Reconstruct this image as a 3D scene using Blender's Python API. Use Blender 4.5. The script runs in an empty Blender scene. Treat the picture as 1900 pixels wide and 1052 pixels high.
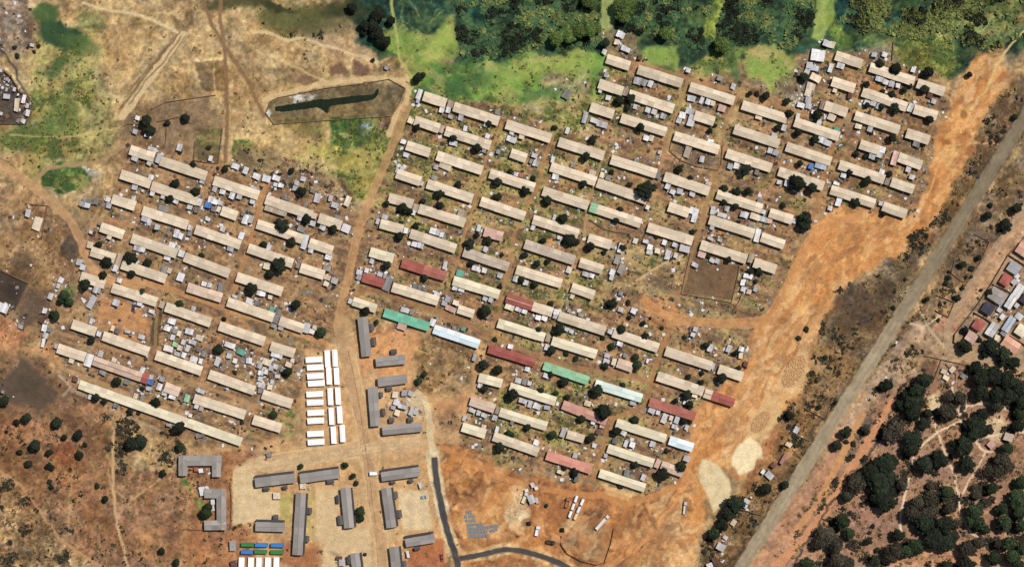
import bpy, math, random
import numpy as np
from mathutils import Vector, Matrix

# ------------------------------------------------------------------ camera, sky, sun, exposure
SC = bpy.context.scene
K = 0.35                                   # metres per survey pixel
def W(px, py): return ((px-950.0)*K, (526.0-py)*K)
cam_d = bpy.data.cameras.new("camera"); cam = bpy.data.objects.new("camera", cam_d)
SC.collection.objects.link(cam); SC.camera = cam
CH = 1300.0
cam.location = (0, 0, CH); cam.rotation_euler = (0, 0, 0)
cam_d.sensor_width = 36.0; cam_d.lens = 36.0*CH/(1900*K); cam_d.clip_start = 10; cam_d.clip_end = 20000
SUN_EL, SUN_AZ = math.radians(54), math.radians(50)      # azimuth clockwise from +Y (picture top)
world = bpy.data.worlds.new("World"); SC.world = world; world.use_nodes = True
nt = world.node_tree
sky = nt.nodes.new("ShaderNodeTexSky"); sky.sky_type = 'NISHITA'; sky.sun_disc = False
sky.sun_elevation = SUN_EL; sky.sun_rotation = SUN_AZ
nt.links.new(sky.outputs[0], nt.nodes["Background"].inputs[0]); nt.nodes["Background"].inputs[1].default_value = 0.052
sd = bpy.data.lights.new("sun", 'SUN'); sd.energy = 4.1; sd.angle = math.radians(0.5); sd.color = (1, .955, .89)
so = bpy.data.objects.new("sun", sd); SC.collection.objects.link(so)
dirv = Vector((math.sin(SUN_AZ)*math.cos(SUN_EL), math.cos(SUN_AZ)*math.cos(SUN_EL), math.sin(SUN_EL)))
so.rotation_euler = dirv.to_track_quat('Z', 'Y').to_euler(); so.location = (0, 0, 200)
SC.view_settings.view_transform = 'Standard'; SC.view_settings.look = 'None'
SC.view_settings.exposure = 0.0; SC.view_settings.gamma = 1.0
try: SC.view_settings.use_curve_mapping = False
except Exception: pass

COL = SC.collection
RNG = random.Random(7)
NR = np.random.RandomState(11)
def lin(c):
    c = np.asarray(c, dtype=float)/255.0
    return np.where(c <= .04045, c/12.92, ((c+.055)/1.055)**2.4)
HOUSES = """786.3 179.3 827.4 192.6 17.9 t;842.4 198.9 925.5 225.9 17.9 t;770.1 224.4 815.2 239.5 17.9 t;826.8 243.5 909.9 270.7 17.9 t;755 270.5 797.8 284.3 17.9 t;811.4 289.3 894.8 317.1 17.9 t;736.2 322.6 780.5 337.3 17.9 t;793.2 341.4 877.2 369.2 17.9 t;939.4 231.4 1021.9 257.7 17.9 t;948.1 284.6 976.5 294.5 17.9 t;909 322.6 991.5 348.9 17.9 t;1036.4 264.1 1119.7 289.8 17.9 t;1021.9 310.1 1105.3 337.3 17.9 t;1007.4 354.7 1090.8 381.9 17.9 t;1133.6 296.5 1217.3 322.8 17.9 t;1125.5 110.1 1167.8 123.7 17.9 t;1111.1 156.1 1155.1 170.6 17.9 t;1166.6 175.8 1249.1 203.3 17.9 t;1095.4 199.5 1138 213.4 17.9 t;1152.2 219.8 1235.5 245.8 17.9 t;1183.4 130.3 1265 156.1 17.9 t;1279.5 162.2 1361.4 188.2 17.9 t;1288.2 214.9 1324.3 226.4 17.9 t;1376.5 195.5 1458.4 221.5 17.9 t;1250.5 252.8 1333 279.1 17.9 t;1361.4 240.6 1444.5 267.6 17.9 t;1473.4 227.3 1555.3 254.5 17.9 t;1347.2 285.2 1430 312.4 17.9 t;1458.1 272.8 1540.6 300.3 17.9 t;1232.3 328.1 1315.1 355.3 17.9 t;1443.9 318.5 1527 346 17.9 t;1329.6 361.1 1412.6 387.7 17.9 t;1549.6 104 1597.9 120.2 17.9 t;1542.9 152.1 1584.3 165.7 17.9 t;1529.3 196.6 1570.4 209.9 17.9 t;1612.8 126 1694.5 152.1 17.9 t;1700.8 155.5 1750.3 171.4 17.9 t;1599 171.4 1680.9 199.8 17.9 t;1694.5 203.3 1737 216.3 17.9 t;1585.1 215.4 1667 241.8 17.9 t;1680.6 247.6 1722.6 260.9 17.9 t;1594.6 268.4 1630.2 280 17.9 t;1666.1 292.2 1708.4 307.5 17.9 t;1556.1 306.1 1639.5 333.6 17.9 t;1652.5 337.9 1693.6 352.4 17.9 t;1540.5 352.4 1622.1 378.4 17.9 t;242.9 278.5 287.2 293 17.9 t;299.3 299.3 384.2 327.4 17.9 t;225.5 323.9 280.5 341.9 17.9 t;282.6 345.7 366.8 373.2 17.9 t;209.6 369.4 252.2 383 17.9 t;266.1 391.1 349.4 418 17.9 t;398.1 335.5 480.8 363.3 17.9 t;412.2 391.4 440.6 401.5 17.9 t;494.2 370.3 579.6 400.1 17.9 t;592.3 405 634 418.6 17.9 t;478.2 415.7 562.2 444.1 17.9 t;574.9 450.5 617.8 465.2 17.9 t;188.5 421.5 230.7 436.3 17.9 t;245.8 442.1 329.2 471 17.9 t;343.6 476.8 426.7 507.8 17.9 t;363.6 425.8 447 454.8 17.9 t;461.5 460.6 544 489 17.9 t;170.5 466.4 214.8 479.7 17.9 t;227.6 490.4 309.5 517.3 17.9 t;151.7 512.7 196 527.5 17.9 t;209.6 533.8 292.1 560.7 17.9 t;349.1 533 412.2 552.6 17.9 m;440.6 513.6 524.6 541.1 17.9 t;558.4 497.1 601.8 510.7 17.9 t;721.9 367.6 766.5 379.2 17.9 t;777.8 387.3 862.6 413.9 17.9 t;892.1 374 973.7 401.8 17.9 t;989.1 407.6 1073 434.2 17.9 t;706.3 415.4 748.2 426.4 17.9 t;761.8 433.6 845.8 461.7 17.9 t;898.5 429.9 932.6 439.4 17.9 p;687.2 467.5 730.6 479.9 17.9 y;745.9 487.8 827.3 513.2 17.9 r/r2;860.3 467.5 943.6 495.6 17.9 k;973.7 453 1065.8 483.4 17.9 k;1091.3 442.3 1133.2 454.5 17.9 t;1075.3 487.2 1117.9 500.2 17.9 t;958.1 500.2 1041.5 526.3 17.9 t;841.5 520.5 926.3 546.5 17.9 y;1060.6 533.2 1102 547.7 17.9 t;673.6 514.7 712.6 526.3 16.8 r;728.6 532.6 813.4 558.7 17.9 t;655.6 558.7 698.7 572.6 16.2 y;713.2 579.5 796.6 606.5 16.8 G;805.3 610.2 889.2 638.3 17.4 B;850.1 573.2 879.1 582.4 15.6 t;939.9 552.9 1024.7 579.5 17.4 r/t;1036.8 586.2 1122.2 613.7 17.9 t;924 599.2 1010.2 625.8 17.4 y;1024.4 631.9 1106.3 657.1 17.4 y;1094.9 384.1 1188.4 414.8 17.9 M/t;1107.9 339.6 1199.9 371.4 17.9 t;1240.2 383.6 1277.2 396 17.9 t;1201.4 422.1 1284.5 447.2 17.9 t;1427.2 395.1 1469.2 408.2 17.9 t;1315.5 407.6 1398.2 434.2 17.9 t;1411.8 440 1453.8 454.5 17.9 t;1299.5 454.5 1384.3 481.1 17.9 t;1398.2 486.9 1438.5 499.9 17.9 t;1137.7 616.6 1220.8 645.5 17.9 t;308.7 569.2 392.1 598.2 17.9 t;423.6 559.7 508.4 588.9 17.9 t;520 594.7 564 609.7 17.9 t;408 604.5 491.6 632.9 17.9 t;503.2 641.6 547.2 655.2 17.9 t;135.6 601.1 179.3 615.5 17.9 t;192.9 622.8 277.4 652.3 17.9 t;108.9 645.9 159.6 662.4 17.9 t;174.9 668.5 276.3 704.1 17.4 m/r:.82;290.7 658.4 375.3 687.9 17.9 t;389.2 693.7 473.1 724.1 17.9 t;488.2 730.7 542 748.7 17.9 t;148.9 712.5 449.1 819 16.8 y;307.2 716.8 334.2 727 17.9 m;361.4 738.6 455.7 769 17.9 t;470.8 777.6 522 793.6 17.9 t;906.6 646.4 992.8 672.8 16.8 r;1008.8 677.7 1091.3 705.8 16.2 M;888.6 700 931.5 711 16.8 y;946.2 717.4 1030.5 744 16.8 y;872.7 742.8 917.6 757.3 17.4 m;927.4 763.7 1014.3 790.3 16.8 y;858 791.2 900.8 804.2 17.4 y;915.8 808.6 998.6 837.5 17.4 t;1044.1 750.1 1125.1 781.1 16.8 m2;1052.2 804.8 1083.2 813.8 15.1 t;1014.3 843.3 1097.1 870.2 17.4 P;1104.3 711.6 1190.3 738.2 16.8 W;1234.3 650.8 1319.7 679.2 17.9 t;1332.7 684.1 1377 698.6 17.9 t;1219.2 697.1 1304.6 725.5 17.9 t;1306.6 728.4 1361.1 746.9 16.8 t/r:.25;1204.7 744.9 1288.7 772.4 16.8 r2;1143.4 783.9 1234.6 812.9 16.2 y;1241.5 815.8 1284.9 829.7 16.8 B;1127.4 830.8 1212 858.6 16.8 y;1226.5 862.1 1267 876.6 16.8 m;1112.1 876.6 1196.1 904.1 16.2 y;1145.4 672.5 1173.5 682.1 17.4 m;1637 383 1680 398 18 t"""
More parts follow.
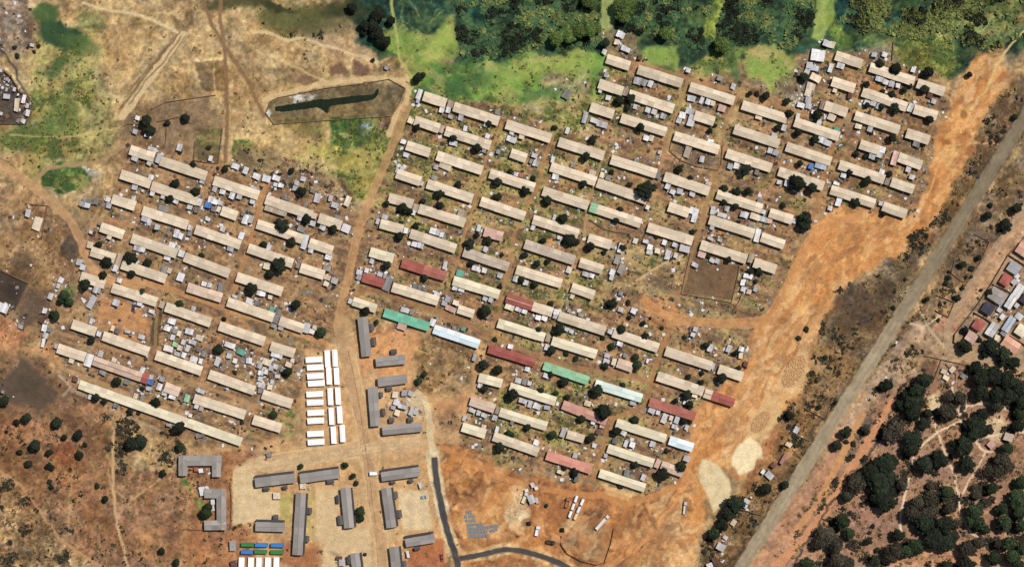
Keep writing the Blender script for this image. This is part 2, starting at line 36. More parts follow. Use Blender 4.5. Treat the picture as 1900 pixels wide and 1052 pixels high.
SHACKS = """778.2 175.8 8.7 18.8 w;775.8 188.2 6.4 8.1 w;820.1 204.2 8.7 11.6 w;832 204.7 8.7 9.8 w;854.9 219.2 9.3 10.1 w;922.9 209.1 8.7 8.7 g;836.1 217.8 9.8 5.2 w;901.8 232.2 7.5 8.1 w;836.1 194 11 11.6 c;819.3 240.1 8.7 14.5 c;1160.8 171.7 9.3 14.5 c;762.2 225 11 9.3 t;863.6 238.9 7.5 9.8 w;904.7 253.4 8.7 7.5 w;841.3 266.1 14.5 8.7 w;898 280.6 8.1 6.4 w;748.6 263.5 9.8 7.5 w;753.8 288.4 10.4 7.5 w;949.5 247.6 8.7 6.9 w;949 259.2 18.5 9.8 w;967.8 254.5 9.8 8.1 t;924.3 282.3 7.5 7.5 g;825.9 309.8 23.2 9.8 t;808.8 310.7 8.7 8.1 w;805.7 330.7 9.8 7.5 g;747.2 312.7 8.1 6.9 w;736.8 317.1 4.6 7.5 w;781.9 340.8 8.7 8.1 w;1052.6 242.9 6.9 11.6 w;1085 218.6 8.7 21.7 w;1101.8 224.4 13.3 8.1 w;1116.8 231.4 20.3 11.6 w;1025.7 296.8 6.9 11.6 w;1030.6 328.6 12.2 10.4 w;1063.3 308.1 9.8 7.5 g;1098.9 321.4 12.7 10.4 t;957.6 323.4 8.7 6.9 w;966.9 325.7 7.5 6.9 r;991.8 289.6 11 7.5 w;994.4 304 11.6 9.8 w;985.1 299.7 5.8 8.1 g;1116.8 324.9 7.5 9.8 t;1127.8 331.5 9.8 6.4 g;1180.5 298.8 8.7 8.1 g;1221.1 326.3 8.7 11.6 g;1121.2 97.1 8.7 9.3 w;1151.6 65.2 15.6 11.6 w;1144.3 79.4 9.3 9.3 t;1156.8 90.4 9.8 9.3 w;1164.6 94.2 8.1 8.1 w;1187.2 107.8 6.9 8.7 d;1124.7 139.6 6.9 8.7 w;1051.7 175.8 14.5 17.4 g;1128.4 182.4 9.8 8.7 w;1113.4 170 6.4 7.5 w;1178.2 198.9 7.5 8.7 w;1201.7 204.7 9.8 9.8 w;1213.2 208.5 9.8 9.3 w;1230.6 216.3 10.4 9.3 w;1198.5 256.8 10.4 9.8 w;1208 257.4 9.3 11 t;1224 282.9 6.9 6.4 t;1275.1 282.9 11.6 20.3 c;1182.5 151.2 14.5 13.3 w;1194.1 154.1 11.6 11.6 g;1206.5 156.4 8.7 11.6 w;1276.6 131.8 8.7 7.5 w;1335.1 146.3 10.4 9.3 g;1360 161.3 8.7 11 w;1282.4 183.9 15.6 10.4 w;1301.2 187.4 6.9 11.6 w;1313.3 189.7 9.8 9.8 w;1322.3 192.6 8.1 9.3 t;1338.8 201.8 13.9 12.2 p;1279.5 207.6 16.2 10.4 w;1265.6 214.9 11.6 11.6 w;1260.1 222.7 9.3 14.5 w;1281.8 218.6 8.7 9.8 w;1280.9 228.8 12.7 11.6 w;1407.4 217.8 12.7 8.1 t;1435.8 251.6 9.8 7.5 w;1479.8 215.7 7.5 8.1 w;1453.7 238 9.3 10.4 w;1519.2 228.5 8.1 7.5 w;1551.6 241.8 10.4 8.1 e;1428.6 280 9.8 9.3 w;1438.7 284.3 10.4 9.3 w;1524.1 260.6 15.6 11 w;1535.1 266.1 13.9 9.8 w;1318 261.8 11.6 4.6 w;1301.8 295.9 8.7 11.6 w;1314.2 340.8 11.6 6.9 t;1354.2 309.5 10.4 9.3 w;1365.5 308.4 9.8 10.4 w;1403.4 320.5 7.5 8.7 g;1503.8 309.5 8.7 9.8 b;1522.1 308.4 22 11 s;1445.3 338.5 8.7 7.5 w;1459 340.2 8.7 11.6 w;1476.9 354.7 10.4 6.9 w;1238.4 346.6 9.3 9.8 w;1247.6 356.7 10.4 8.1 w;1260.7 355.3 11 9.8 w;1283.8 361.1 10.4 6.9 w;1532.8 81.7 12.7 11.6 w;1543.5 84.6 9.8 11.6 t;1516.8 104 26.1 20.8 w;1500.9 122.2 11.6 11.6 w;1509.6 127.2 17.4 9.8 s;1496.6 133.8 9.3 9.8 w;1512.5 145.4 20.3 12.7 t;1503.8 161.3 15.6 12.7 t;1498.9 172.9 11.6 12.7 t;1498.9 186.8 11.6 11.6 w;1485.6 196.1 14.5 8.7 w;1499.5 197.5 11 9.8 w;1540.6 127.2 8.1 16.2 w;1558.8 123.1 13.9 10.4 w;1576.2 179.3 7.5 9.3 d;1525 196.1 8.7 15.6 c;1508.2 209.1 7.5 7.5 w;1542 218.6 14.5 11 t;1548.1 169.4 8.1 6.4 t;1688.1 201 9.8 15.9 w;1645.8 336.5 8.7 14.5 c;1621.2 102.6 9.8 8.1 w;1640.3 102.6 9.8 8.7 w;1693.6 130.3 8.7 9.8 w;1630.8 147.7 14.5 9.3 w;1642.4 153.2 9.8 9.3 w;1653.4 156.4 10.4 11 w;1665 159.9 8.1 8.1 w;1607.6 191.7 11.6 9.3 w;1620.1 191.7 10.4 10.4 w;1632.2 198.9 15.1 10.4 w;1731.5 188.8 9.3 8.7 w;1591.7 235.1 12.7 8.7 t;1613.4 240.1 9.3 11 w;1636.6 278.6 10.4 10.4 w;1630.2 287.2 11 10.4 w;1616.9 291.6 11.6 8.1 w;1659.2 293.9 10.4 26.1 p;1684.3 314.7 9.8 10.4 w;1691 329.2 10.4 8.1 w;1564.2 326.3 10.4 8.1 w;1635.1 320 9.8 9.8 w;1551.2 340.8 11.6 5.8 w;1724.9 177.2 9.8 10.4 d;1698.8 268.4 12.7 9.3 g;512.1 392 43.4 8.7 c;642.4 423.8 15.9 14.5 w;566.2 449 9.8 27.5 w;337.6 470.7 11.6 11.6 w;221.2 484.6 9.8 28.9 c;251.9 245.2 9.8 8.1 w;274.2 251 9.8 8.1 w;333.8 274.2 9.8 12.7 w;391.4 294.4 7.5 9.3 w;283.4 277.6 17.4 6.9 w;251 295 12.7 8.7 w;278.5 302.2 8.7 10.4 w;295.9 295 9.8 17.4 w;375.5 338.4 9.3 5.2 w;437.7 308.9 14.5 9.3 w;456.5 316.7 9.8 12.7 w;476.8 327.7 14.5 9.8 w;495.3 332.1 15.6 12.2 w;513.6 331.2 14.5 9.3 w;511.5 342.8 7.5 6.9 w;521.7 344.8 10.4 7.5 w;563.3 332.6 11 8.1 w;551.2 339.9 8.7 8.1 w;548 349.4 8.7 9.8 w;530.9 368.2 17.4 6.9 g;589.4 367.9 11 16.8 w;614 368.2 8.1 10.4 w;621.5 381.3 12.7 9.8 w;645.3 373.7 10.4 18.5 t;580.4 354.9 8.7 6.9 g;281.4 329.2 9.8 8.1 w;251 348.6 11 8.7 w;284 358.7 8.7 9.8 w;303.1 365.1 7.5 8.1 w;326.3 373.7 11.6 7.5 w;352.9 384.7 9.8 7.5 w;370.8 375.5 9.3 12.2 w;365.9 389.9 8.7 9.8 g;399.2 351.4 8.7 9.8 w;413.7 355.8 11 9.8 w;431.1 363 9.8 12.2 w;445 365.3 9.8 8.1 w;469.3 374.6 9.8 7.5 w;476.8 350.6 11.6 5.2 w;201.8 370.3 9.3 8.7 w;202.9 381.8 9.3 8.7 w;248.7 368.8 8.7 8.1 w;392 370.3 9.8 11.6 w;399.2 374.6 11 8.7 w;408.8 376.6 11.6 7.5 w;386.8 381 12.2 9.8 b;397.8 389.1 10.4 8.1 g;406.5 388.2 7.5 9.8 t;303.7 387.1 18.5 10.4 g;271.8 407.3 17.4 9.3 w;278.2 413.1 7.5 9.8 w;293 421.8 9.8 9.3 w;354.3 423.2 8.7 8.7 w;451.9 397.8 7.5 6.9 g;456.5 407.3 11.6 17.4 w;466.4 407.3 9.8 14.5 w;414.3 425.3 9.8 9.8 w;448.4 437.7 10.4 12.7 w;428.2 462.3 12.2 7.5 w;386.2 407 9.8 5.2 w;556.1 405 8.7 8.1 w;581 415.1 10.4 9.3 w;599 422.4 11.6 8.1 w;559.3 425.3 14.5 9.8 g;627.9 404.4 12.7 7.5 g;583.9 400.7 8.7 9.8 t;577.2 464.3 9.3 10.4 w;610 477.4 12.7 9.8 w;203.8 439.7 9.3 8.7 t;186.4 415.1 6.9 5.8 g;168.5 454.8 11 12.2 t;255.9 461.5 14.5 8.7 w;265.5 463.5 9.8 8.1 w;310.9 478.8 12.7 7.5 w;320.5 454.2 12.7 8.1 w;328.9 429.6 9.8 7.5 w;326.8 436.8 8.7 7.5 w;336.1 438.3 8.7 10.4 w;352.9 433.9 8.1 8.7 g;499.7 458.6 8.1 9.3 w;147.9 486.6 10.4 11.6 w;154.6 496.2 10.4 9.8 w;215.4 497.6 8.7 12.7 w;305.1 500.5 10.4 10.4 g;315.3 502 8.1 9.8 t;336.1 514.4 12.7 15.1 w;379.5 526.6 9.8 8.1 w;389.7 528.9 8.7 8.7 w;410.2 533.8 10.4 17.4 g;222.6 520.2 9.8 7.5 w;495.6 494.7 12.7 9.8 t;553.2 493.3 7.5 8.7 g;607.6 497.6 14.5 9.8 g;607.6 515 12.7 8.7 t;621.5 520.8 12.7 11 w;605.9 526.6 9.8 7.5 t;667 504.9 10.4 8.7 w;666.4 515 9.8 8.7 w;182.1 538.2 12.7 8.7 w;153.2 378.9 11.6 8.7 g;163.3 381.8 10.4 8.1 w;170.5 374.6 11.6 9.8 g;160.4 373.2 8.7 7.5 g;179.2 376.1 8.7 7.5 g;771.4 386.4 9.8 14.5 c;857.4 398 17.4 17.4 c;719.9 526.8 13.3 26.1 g;650.4 558.7 6.9 8.7 w;714.1 402.4 11 8.1 w;701.1 411.1 6.9 9.3 w;753.4 428.4 8.1 10.4 w;767.6 395.1 6.9 8.7 w;803.8 429 12.7 10.4 w;812.5 431.9 6.4 10.4 w;819.7 435.7 7.5 8.1 w;769.4 453 10.4 8.7 w;780.7 455.9 11.6 9.3 w;888.6 423.2 7.5 12.7 w;900.8 462.6 8.7 9.8 w;989.1 422.1 7.5 9.8 w;1028.7 403.8 5.8 10.4 w;1038.3 441.4 8.7 5.8 w;1136.1 457.4 6.9 7.5 w;1151.2 460.3 9.8 17.4 w;1144.5 482 9.3 15.6 g;1152.1 498.5 9.8 18.5 g;1136.1 505.1 10.4 9.8 w;1134.4 515.3 7.5 9.8 w;1086.9 508.9 13.9 8.1 w;1098.2 511.8 8.7 8.1 w;1055.7 500.8 10.4 11.6 t;680.8 502.2 7.5 7.5 w;705.4 508.9 9.8 7.5 w;714.9 512.4 6.9 7.5 w;690.3 484.9 8.7 8.1 w;728.6 468.9 6.9 8.7 g;826.1 492.1 7.5 13.9 w;853.9 507.2 13.9 11.6 e;882.8 497.9 13.9 9.3 w;898.8 502.2 9.3 8.1 w;927.4 511.5 9.8 8.7 w;957.2 516.7 9.8 12.7 w;975.5 524.5 9.8 8.7 w;770.5 531.2 8.7 7.5 g;779.2 534.1 8.1 6.9 g;787.9 537 8.1 7.5 g;811.1 545.7 11 8.1 w;844.3 535 9.8 6.9 w;855.9 537.8 11.6 6.9 w;900.2 554.3 9.3 7.5 w;910.3 556.7 8.1 8.1 w;831.3 554.3 10.4 9.8 w;825 562.2 10.4 8.7 w;845.8 561.6 10.4 8.1 t;836.5 573.2 21.4 9.8 p;945.7 569.7 17.4 9.8 t;961.6 574 12.7 7.5 w;973.7 577.5 9.8 7.5 w;998.6 589.1 10.4 8.1 w;1009.9 590.5 11 8.1 w;1032.5 579 11 9.3 w;1029.9 587.6 8.1 6.9 w;1055.7 576.1 6.9 6.4 w;1077.4 584.7 9.8 5.2 g;751.7 575.5 16.2 8.7 w;763.9 580.4 6.9 6.9 g;745.9 605.9 17.4 11.6 p;802.9 597.8 10.4 12.7 w;859.7 610.8 8.7 6.4 e;842.9 607.9 6.9 5.8 g;1051.3 610.8 7.5 6.4 w;1060 615.1 8.7 6.4 w;1131.8 615.1 9.8 7.5 w;1061.5 550 8.1 7.5 t;900.8 584.7 14.5 8.7 g;1287.4 392.2 17.4 11.6 w;1287.4 405.8 9.8 13.9 w;1404.6 437.1 9.8 24.9 w;1392.5 479.1 9.3 17.4 c;1409 373.4 9.8 8.7 g;1201.4 385 7.5 7.5 w;1322.1 390.8 8.1 14.5 w;1339.5 399.5 17.4 6.9 w;1348.2 387.9 8.7 8.7 w;1377.1 398 8.7 10.4 w;1384.3 399.5 7.5 10.4 w;1400.3 402.4 19.1 11 t;1416.2 407.6 14.5 8.7 w;1427.8 410.5 8.7 8.7 p;1416.2 393.7 8.7 7.5 w;1472.6 410.2 8.1 8.7 w;1320.7 422.6 8.1 8.1 w;1393 419.7 11.6 6.9 g;1555.1 374.9 10.4 15.6 w;1539.2 386.4 8.7 8.7 w;1205.7 458.8 10.4 9.8 w;1204 468.1 9.8 7.5 w;1219.3 465.5 9.8 8.7 t;1232.4 450.1 8.1 9.8 w;1251.8 454.5 9.8 7.5 w;1270 461.7 19.1 11.6 w;1239.6 469.5 10.4 9.8 w;1237.6 478.2 9.8 6.4 w;1253.2 474.2 6.9 8.7 w;1317.8 442.9 11.6 4.6 w;1335.1 445.8 8.7 4.6 w;1301.8 472.7 14.5 10.4 p;1320.7 483.4 9.8 7.5 w;1330.2 484.3 8.1 8.7 w;1289.1 491.5 12.7 7.5 w;1387.2 512.4 17.4 8.1 w;1377.7 524.5 8.1 10.4 w;1378.6 536.4 9.3 8.7 w;1389.3 541.3 8.7 8.1 t;1401.1 537 7.5 8.1 w;1151.3 574.6 9.8 7.5 w;1175.3 576.9 9.8 9.8 w;1289.7 610.8 8.1 8.1 w;1285.1 620.9 8.1 7.5 w;1178.8 447.2 8.7 9.8 t;1197.6 448.1 10.4 5.8 w;1151.3 544.2 8.7 6.9 g;514.2 588 11.6 22 g;166 668.2 13.9 23.2 w;178.4 537.9 8.7 11.6 w;171.2 560.5 11.6 24.3 w;109.8 530.1 7.5 8.7 w;95.1 549.5 9.8 11 w;84.3 576.4 8.7 9.8 w;83.5 608.3 8.7 12.7 w;92.2 611.2 9.8 8.1 g;85.8 621.9 9.8 8.7 w;81.4 635.8 5.8 17.4 w;216.6 561.4 12.7 11 w;260.1 564 10.4 5.8 w;282.6 577.9 11.6 6.4 w;301.5 564.9 9.8 13.3 c;360.2 572.1 8.7 8.1 w;170.6 595.8 6.4 11.6 w;184.8 619.3 8.7 8.7 w;237.8 614.9 11.6 5.8 w;263.8 624.8 12.7 8.1 w;218.9 614.1 8.7 9.8 g;210.3 608.3 6.9 9.8 t;319.7 595.8 14.5 9.8 w;311 609.2 12.7 8.7 w;324.9 614.1 7.5 8.7 g;333.3 618.4 7.5 8.7 t;321.1 625.7 8.7 9.8 w;352.1 614.9 15.6 9.8 w;370.9 626.5 15.1 9.8 t;357.9 634.3 14.5 8.1 w;341.4 634.3 8.1 9.8 w;349.2 645.9 8.1 11.6 w;326.1 638.7 9.8 7.5 M;313 646.5 17.4 9.8 w;334.7 645.1 9.8 9.8 t;329.5 656.1 11.6 8.1 w;342 658.4 8.7 9.8 w;360.2 667.1 14.5 9.8 w;373.2 669.9 7.5 9.3 w;378.2 656.1 8.7 10.4 g;369.5 648.8 8.1 6.9 g;427.4 640.1 20.3 9.3 w;447.6 652.6 16.2 9.8 e;425.9 659.8 9.8 8.7 w;436.9 669.1 8.1 8.7 w;462.7 669.1 11.6 9.3 w;458.6 660.4 8.1 6.9 g;404.2 670.5 9.8 16.2 w;505.5 573.6 10.4 8.1 e;516.5 577.9 10.4 9.8 g;463.6 558.2 12.7 9.8 w;478 562 9.3 9.3 g;485.3 544.6 16.2 8.1 w;502.1 551.3 8.1 7.5 t;436.1 549.8 9.8 5.2 w;507.8 603.9 9.8 6.9 g;521.5 608.3 9.8 8.7 w;569.2 608.3 11.6 17.9 w;579.1 614.9 9.8 8.1 w;584.3 606.8 8.1 6.9 t;514.2 658.4 22 9.3 w;482.4 677.8 8.7 11.6 w;496 671.1 17.4 11.6 t;511.9 679.8 9.8 8.1 w;484.7 691.4 10.4 8.1 w;494.5 689.3 6.9 8.7 w;483.8 702.4 8.7 8.1 w;485.8 714.5 13.3 9.3 w;501.2 717.4 9.8 9.8 t;505.5 708.2 6.9 7.5 w;483.2 724.7 8.1 9.3 g;504.1 682.1 8.7 10.4 w;535.9 676.3 11.6 8.7 t;543.2 668.2 7.5 7.5 w;524.3 685 6.9 7.5 g;515.7 698 9.8 5.8 w;105.5 641.6 6.4 9.8 w;133.6 669.1 9.8 8.1 t;187.7 656.1 9.3 11 w;213.2 667.6 9.8 6.9 t;191.4 690.8 12.7 7.5 g;265.3 685.9 8.7 9.3 w;281.8 698.9 8.7 8.1 w;280.3 709 11 8.1 b;276.8 720.6 9.8 6.4 w;236.3 708.2 9.8 9.3 g;302 702.9 9.8 9.3 g;296.5 717.4 9.3 12.2 w;305.8 729.6 10.4 7.5 w;320.8 735.4 13.3 7.5 w;335.6 738.6 6.9 6.9 g;347.8 738.6 9.8 13.9 M;373.8 725.5 14.5 7.5 w;366 752.5 8.1 9.8 w;374.7 755.9 8.1 10.4 w;252.5 734.2 8.7 9.3 t;265.3 738.6 9.3 11 g;140.8 702.4 9.8 9.8 d;168.3 735.7 6.9 8.1 w;216.1 751.6 9.8 8.1 g;353.6 770.4 6.9 6.4 w;314.5 787.8 10.4 5.2 g;372.4 808 16.2 5.8 g;923.4 760.8 8.1 12.7 c;947.1 643 9.8 7.5 w;880.5 662.9 7.5 12.7 w;978.4 684.9 9.8 8.1 w;1015.1 644.4 9.3 9.8 w;1016.6 627.6 8.7 12.7 c;1013.1 696.5 11 8.1 w;961.6 705.8 11.6 8.7 w;973.2 708.7 8.7 8.7 g;982.4 711 7.5 7.5 w;890.7 714.5 8.7 9.3 w;970.3 743.4 16.2 7.5 w;983.3 749.2 8.1 12.2 w;996.3 753.6 14.5 9.8 w;1015.1 755.6 11.6 7.5 w;876.2 760.8 13.3 6.9 w;887.8 765.1 7.5 9.3 w;898.5 770.1 11 7.5 w;918.2 774.7 9.8 9.3 w;861.7 775.3 6.9 9.8 w;922.5 795.5 6.9 11 w;994 820.1 8.1 9.8 w;897.9 791.2 8.7 7.5 t;1045 801.9 9.3 16.8 w;1090.4 747.8 12.7 9.3 t;1100.5 782.5 8.1 7.5 w;1117.3 789.7 8.7 7.5 p;1109.8 800.7 8.7 9.3 d;1102.6 825.9 8.1 8.1 w;1067.2 844.2 8.7 8.7 w;950 783.9 6.9 6.9 g;1039.7 875.1 12.7 6.4 t;1068.7 888.2 6.9 10.4 g;733.5 731.8 11 11.6 t;750.8 728.9 10.4 9.8 w;762.4 729.5 9.8 8.7 w;735.8 746.3 11.6 9.3 w;747.4 753.8 17.4 6.9 w;737.2 765.1 9.8 9.8 t;763.3 763.7 8.1 13.3 w;772 762.2 7.5 11.6 w;730 755.6 8.7 6.9 w;1219.8 859.2 9.3 16.2 p;1317.6 645 9.3 13.3 w;1351.8 645.9 8.1 13.3 w;1375 647.3 9.8 8.7 w;1374.1 659.5 7.5 9.8 t;1382.8 675.4 8.1 9.3 d;1149.7 637.8 11 7.5 w;1126.6 658.9 11 7.5 w;1124.6 670.5 11 9.3 w;1138.7 671.1 8.7 12.7 t;1159.9 659.5 8.1 6.9 g;1201.3 669.6 4.6 8.1 w;1322.6 679.2 6.4 11 w;1274.2 747.8 14.5 6.4 w;1209.1 761.4 13.3 9.3 w;1220.7 764.6 7.5 8.7 w;1232.2 775.3 9.8 17.9 w;1244.7 775.3 7.5 8.7 t;1255.4 778.7 8.7 12.7 w;1250.5 790.3 9.3 7.5 w;1273.6 792.6 6.9 8.7 w;1288.7 733.9 9.8 5.8 t;1157 802.8 10.4 8.1 w;1173.5 747.8 10.4 6.4 w;1160.7 822.2 6.9 11.6 w;1172.9 824.5 9.8 9.8 w;1141.1 818.1 11 9.3 g;1210.5 823 9.8 10.4 w;1273.6 850 12.2 9.8 w;1162.8 876.6 10.4 12.2 g;1123.7 844.7 6.9 6.9 w;1193.2 885.3 8.1 11.6 w;1476.8 797 9.8 12.2 w;1434.9 862.1 9.3 9.8 d;1427.1 880.9 15.6 11.6 w;514.1 918.8 13.3 11.6 t;376.6 910.1 11.6 15.6 w;395.4 930.4 6.9 8.7 w;394.8 941.4 7.5 9.8 w;781.3 899.1 8.7 9.8 w;756.7 1026.8 5.2 12.7 w;634.8 1042.7 11.6 11.6 w;499.6 842.7 9.8 8.7 g;562.7 900.8 11.6 10.4 t;434.5 1044.7 11.6 11.6 d;365 869.6 8.7 7.5 r;373.7 872.5 8.1 6.9 w;432.7 1011.4 12.2 19.1 g;553.7 1024.5 11.6 7.5 t;629.9 1034 11.6 5.2 d;985.8 925.2 11.6 16.2 w;988.2 898.5 7.5 8.1 w;995.1 904.9 6.4 5.8 w;976.6 908.9 6.9 4.6 w;996 927.5 5.2 10.4 w;1384.6 928.9 11 8.1 w;1381.7 937.6 8.7 6.9 w;1336.8 1013.7 15.6 12.7 w;1325.8 1037.5 9.8 9.8 d;1316 1047.6 11.6 8.1 w;1360.6 968.6 9.8 11.6 t;1345.5 996.1 9.3 6.4 w;1415 873.9 6.9 8.1 w;1462.8 823.8 11.6 7.5 t;1869.9 810.5 17.2 14.1 c;1837.4 824.2 13.3 11.8 p;1750.4 689 10.2 7.8 t;1766.1 685.1 9.4 11.8 t;1754.3 700.7 11.8 7.1 t;1785.6 696.8 9.4 7.8 g;1856.2 647.8 7.8 6.3 w;1853.2 575.1 9.8 7.5 w;1858.4 587.6 9.3 9.8 w;1885 566.5 8.1 8.7 w;1880.7 523.1 9.8 9.8 w;1885.9 512.4 8.7 8.7 w;1889.3 586.7 14.5 10.4 w;1861.9 616.5 10.4 12.7 g;1841.6 653.2 15.6 9.3 w;1848.9 626.3 9.3 10.4 t;53.3 396 9 13.6 w;70.4 415.3 16.2 24.6 t;114.7 519.7 9.7 9.7 w;7.1 571.4 19.4 16.2 w;39.7 606 9 7.8 w;78.5 594.7 11 7.8 d;169.6 430.9 7.1 5.8 w;6.2 726.8 5.7 4.9 g;14.4 147.7 6.1 5.5 w;13.4 167.1 4.6 6.1 w;28.1 166.7 5.5 7 w;13.7 180.1 12.8 8.2 w;32.7 195.6 9.1 24.3 t;45.6 184.9 7 15.2 w;52 197.4 6.1 8.5 w;52.8 210 7.6 11.3 w;44.1 225.2 8.5 7 w;35 176.6 3.7 3.7 w;3 211.6 6.1 4.6 w;2.3 131.7 7.6 4.6 w;60.8 84.6 8.2 5.5 w;35 224.5 5.5 7.6 g;1.5 159.1 4.6 3.7 p;256.2 219.5 8.7 7.7 w;717.6 127.1 7.7 5.6 w;1634 378 9 8 w"""
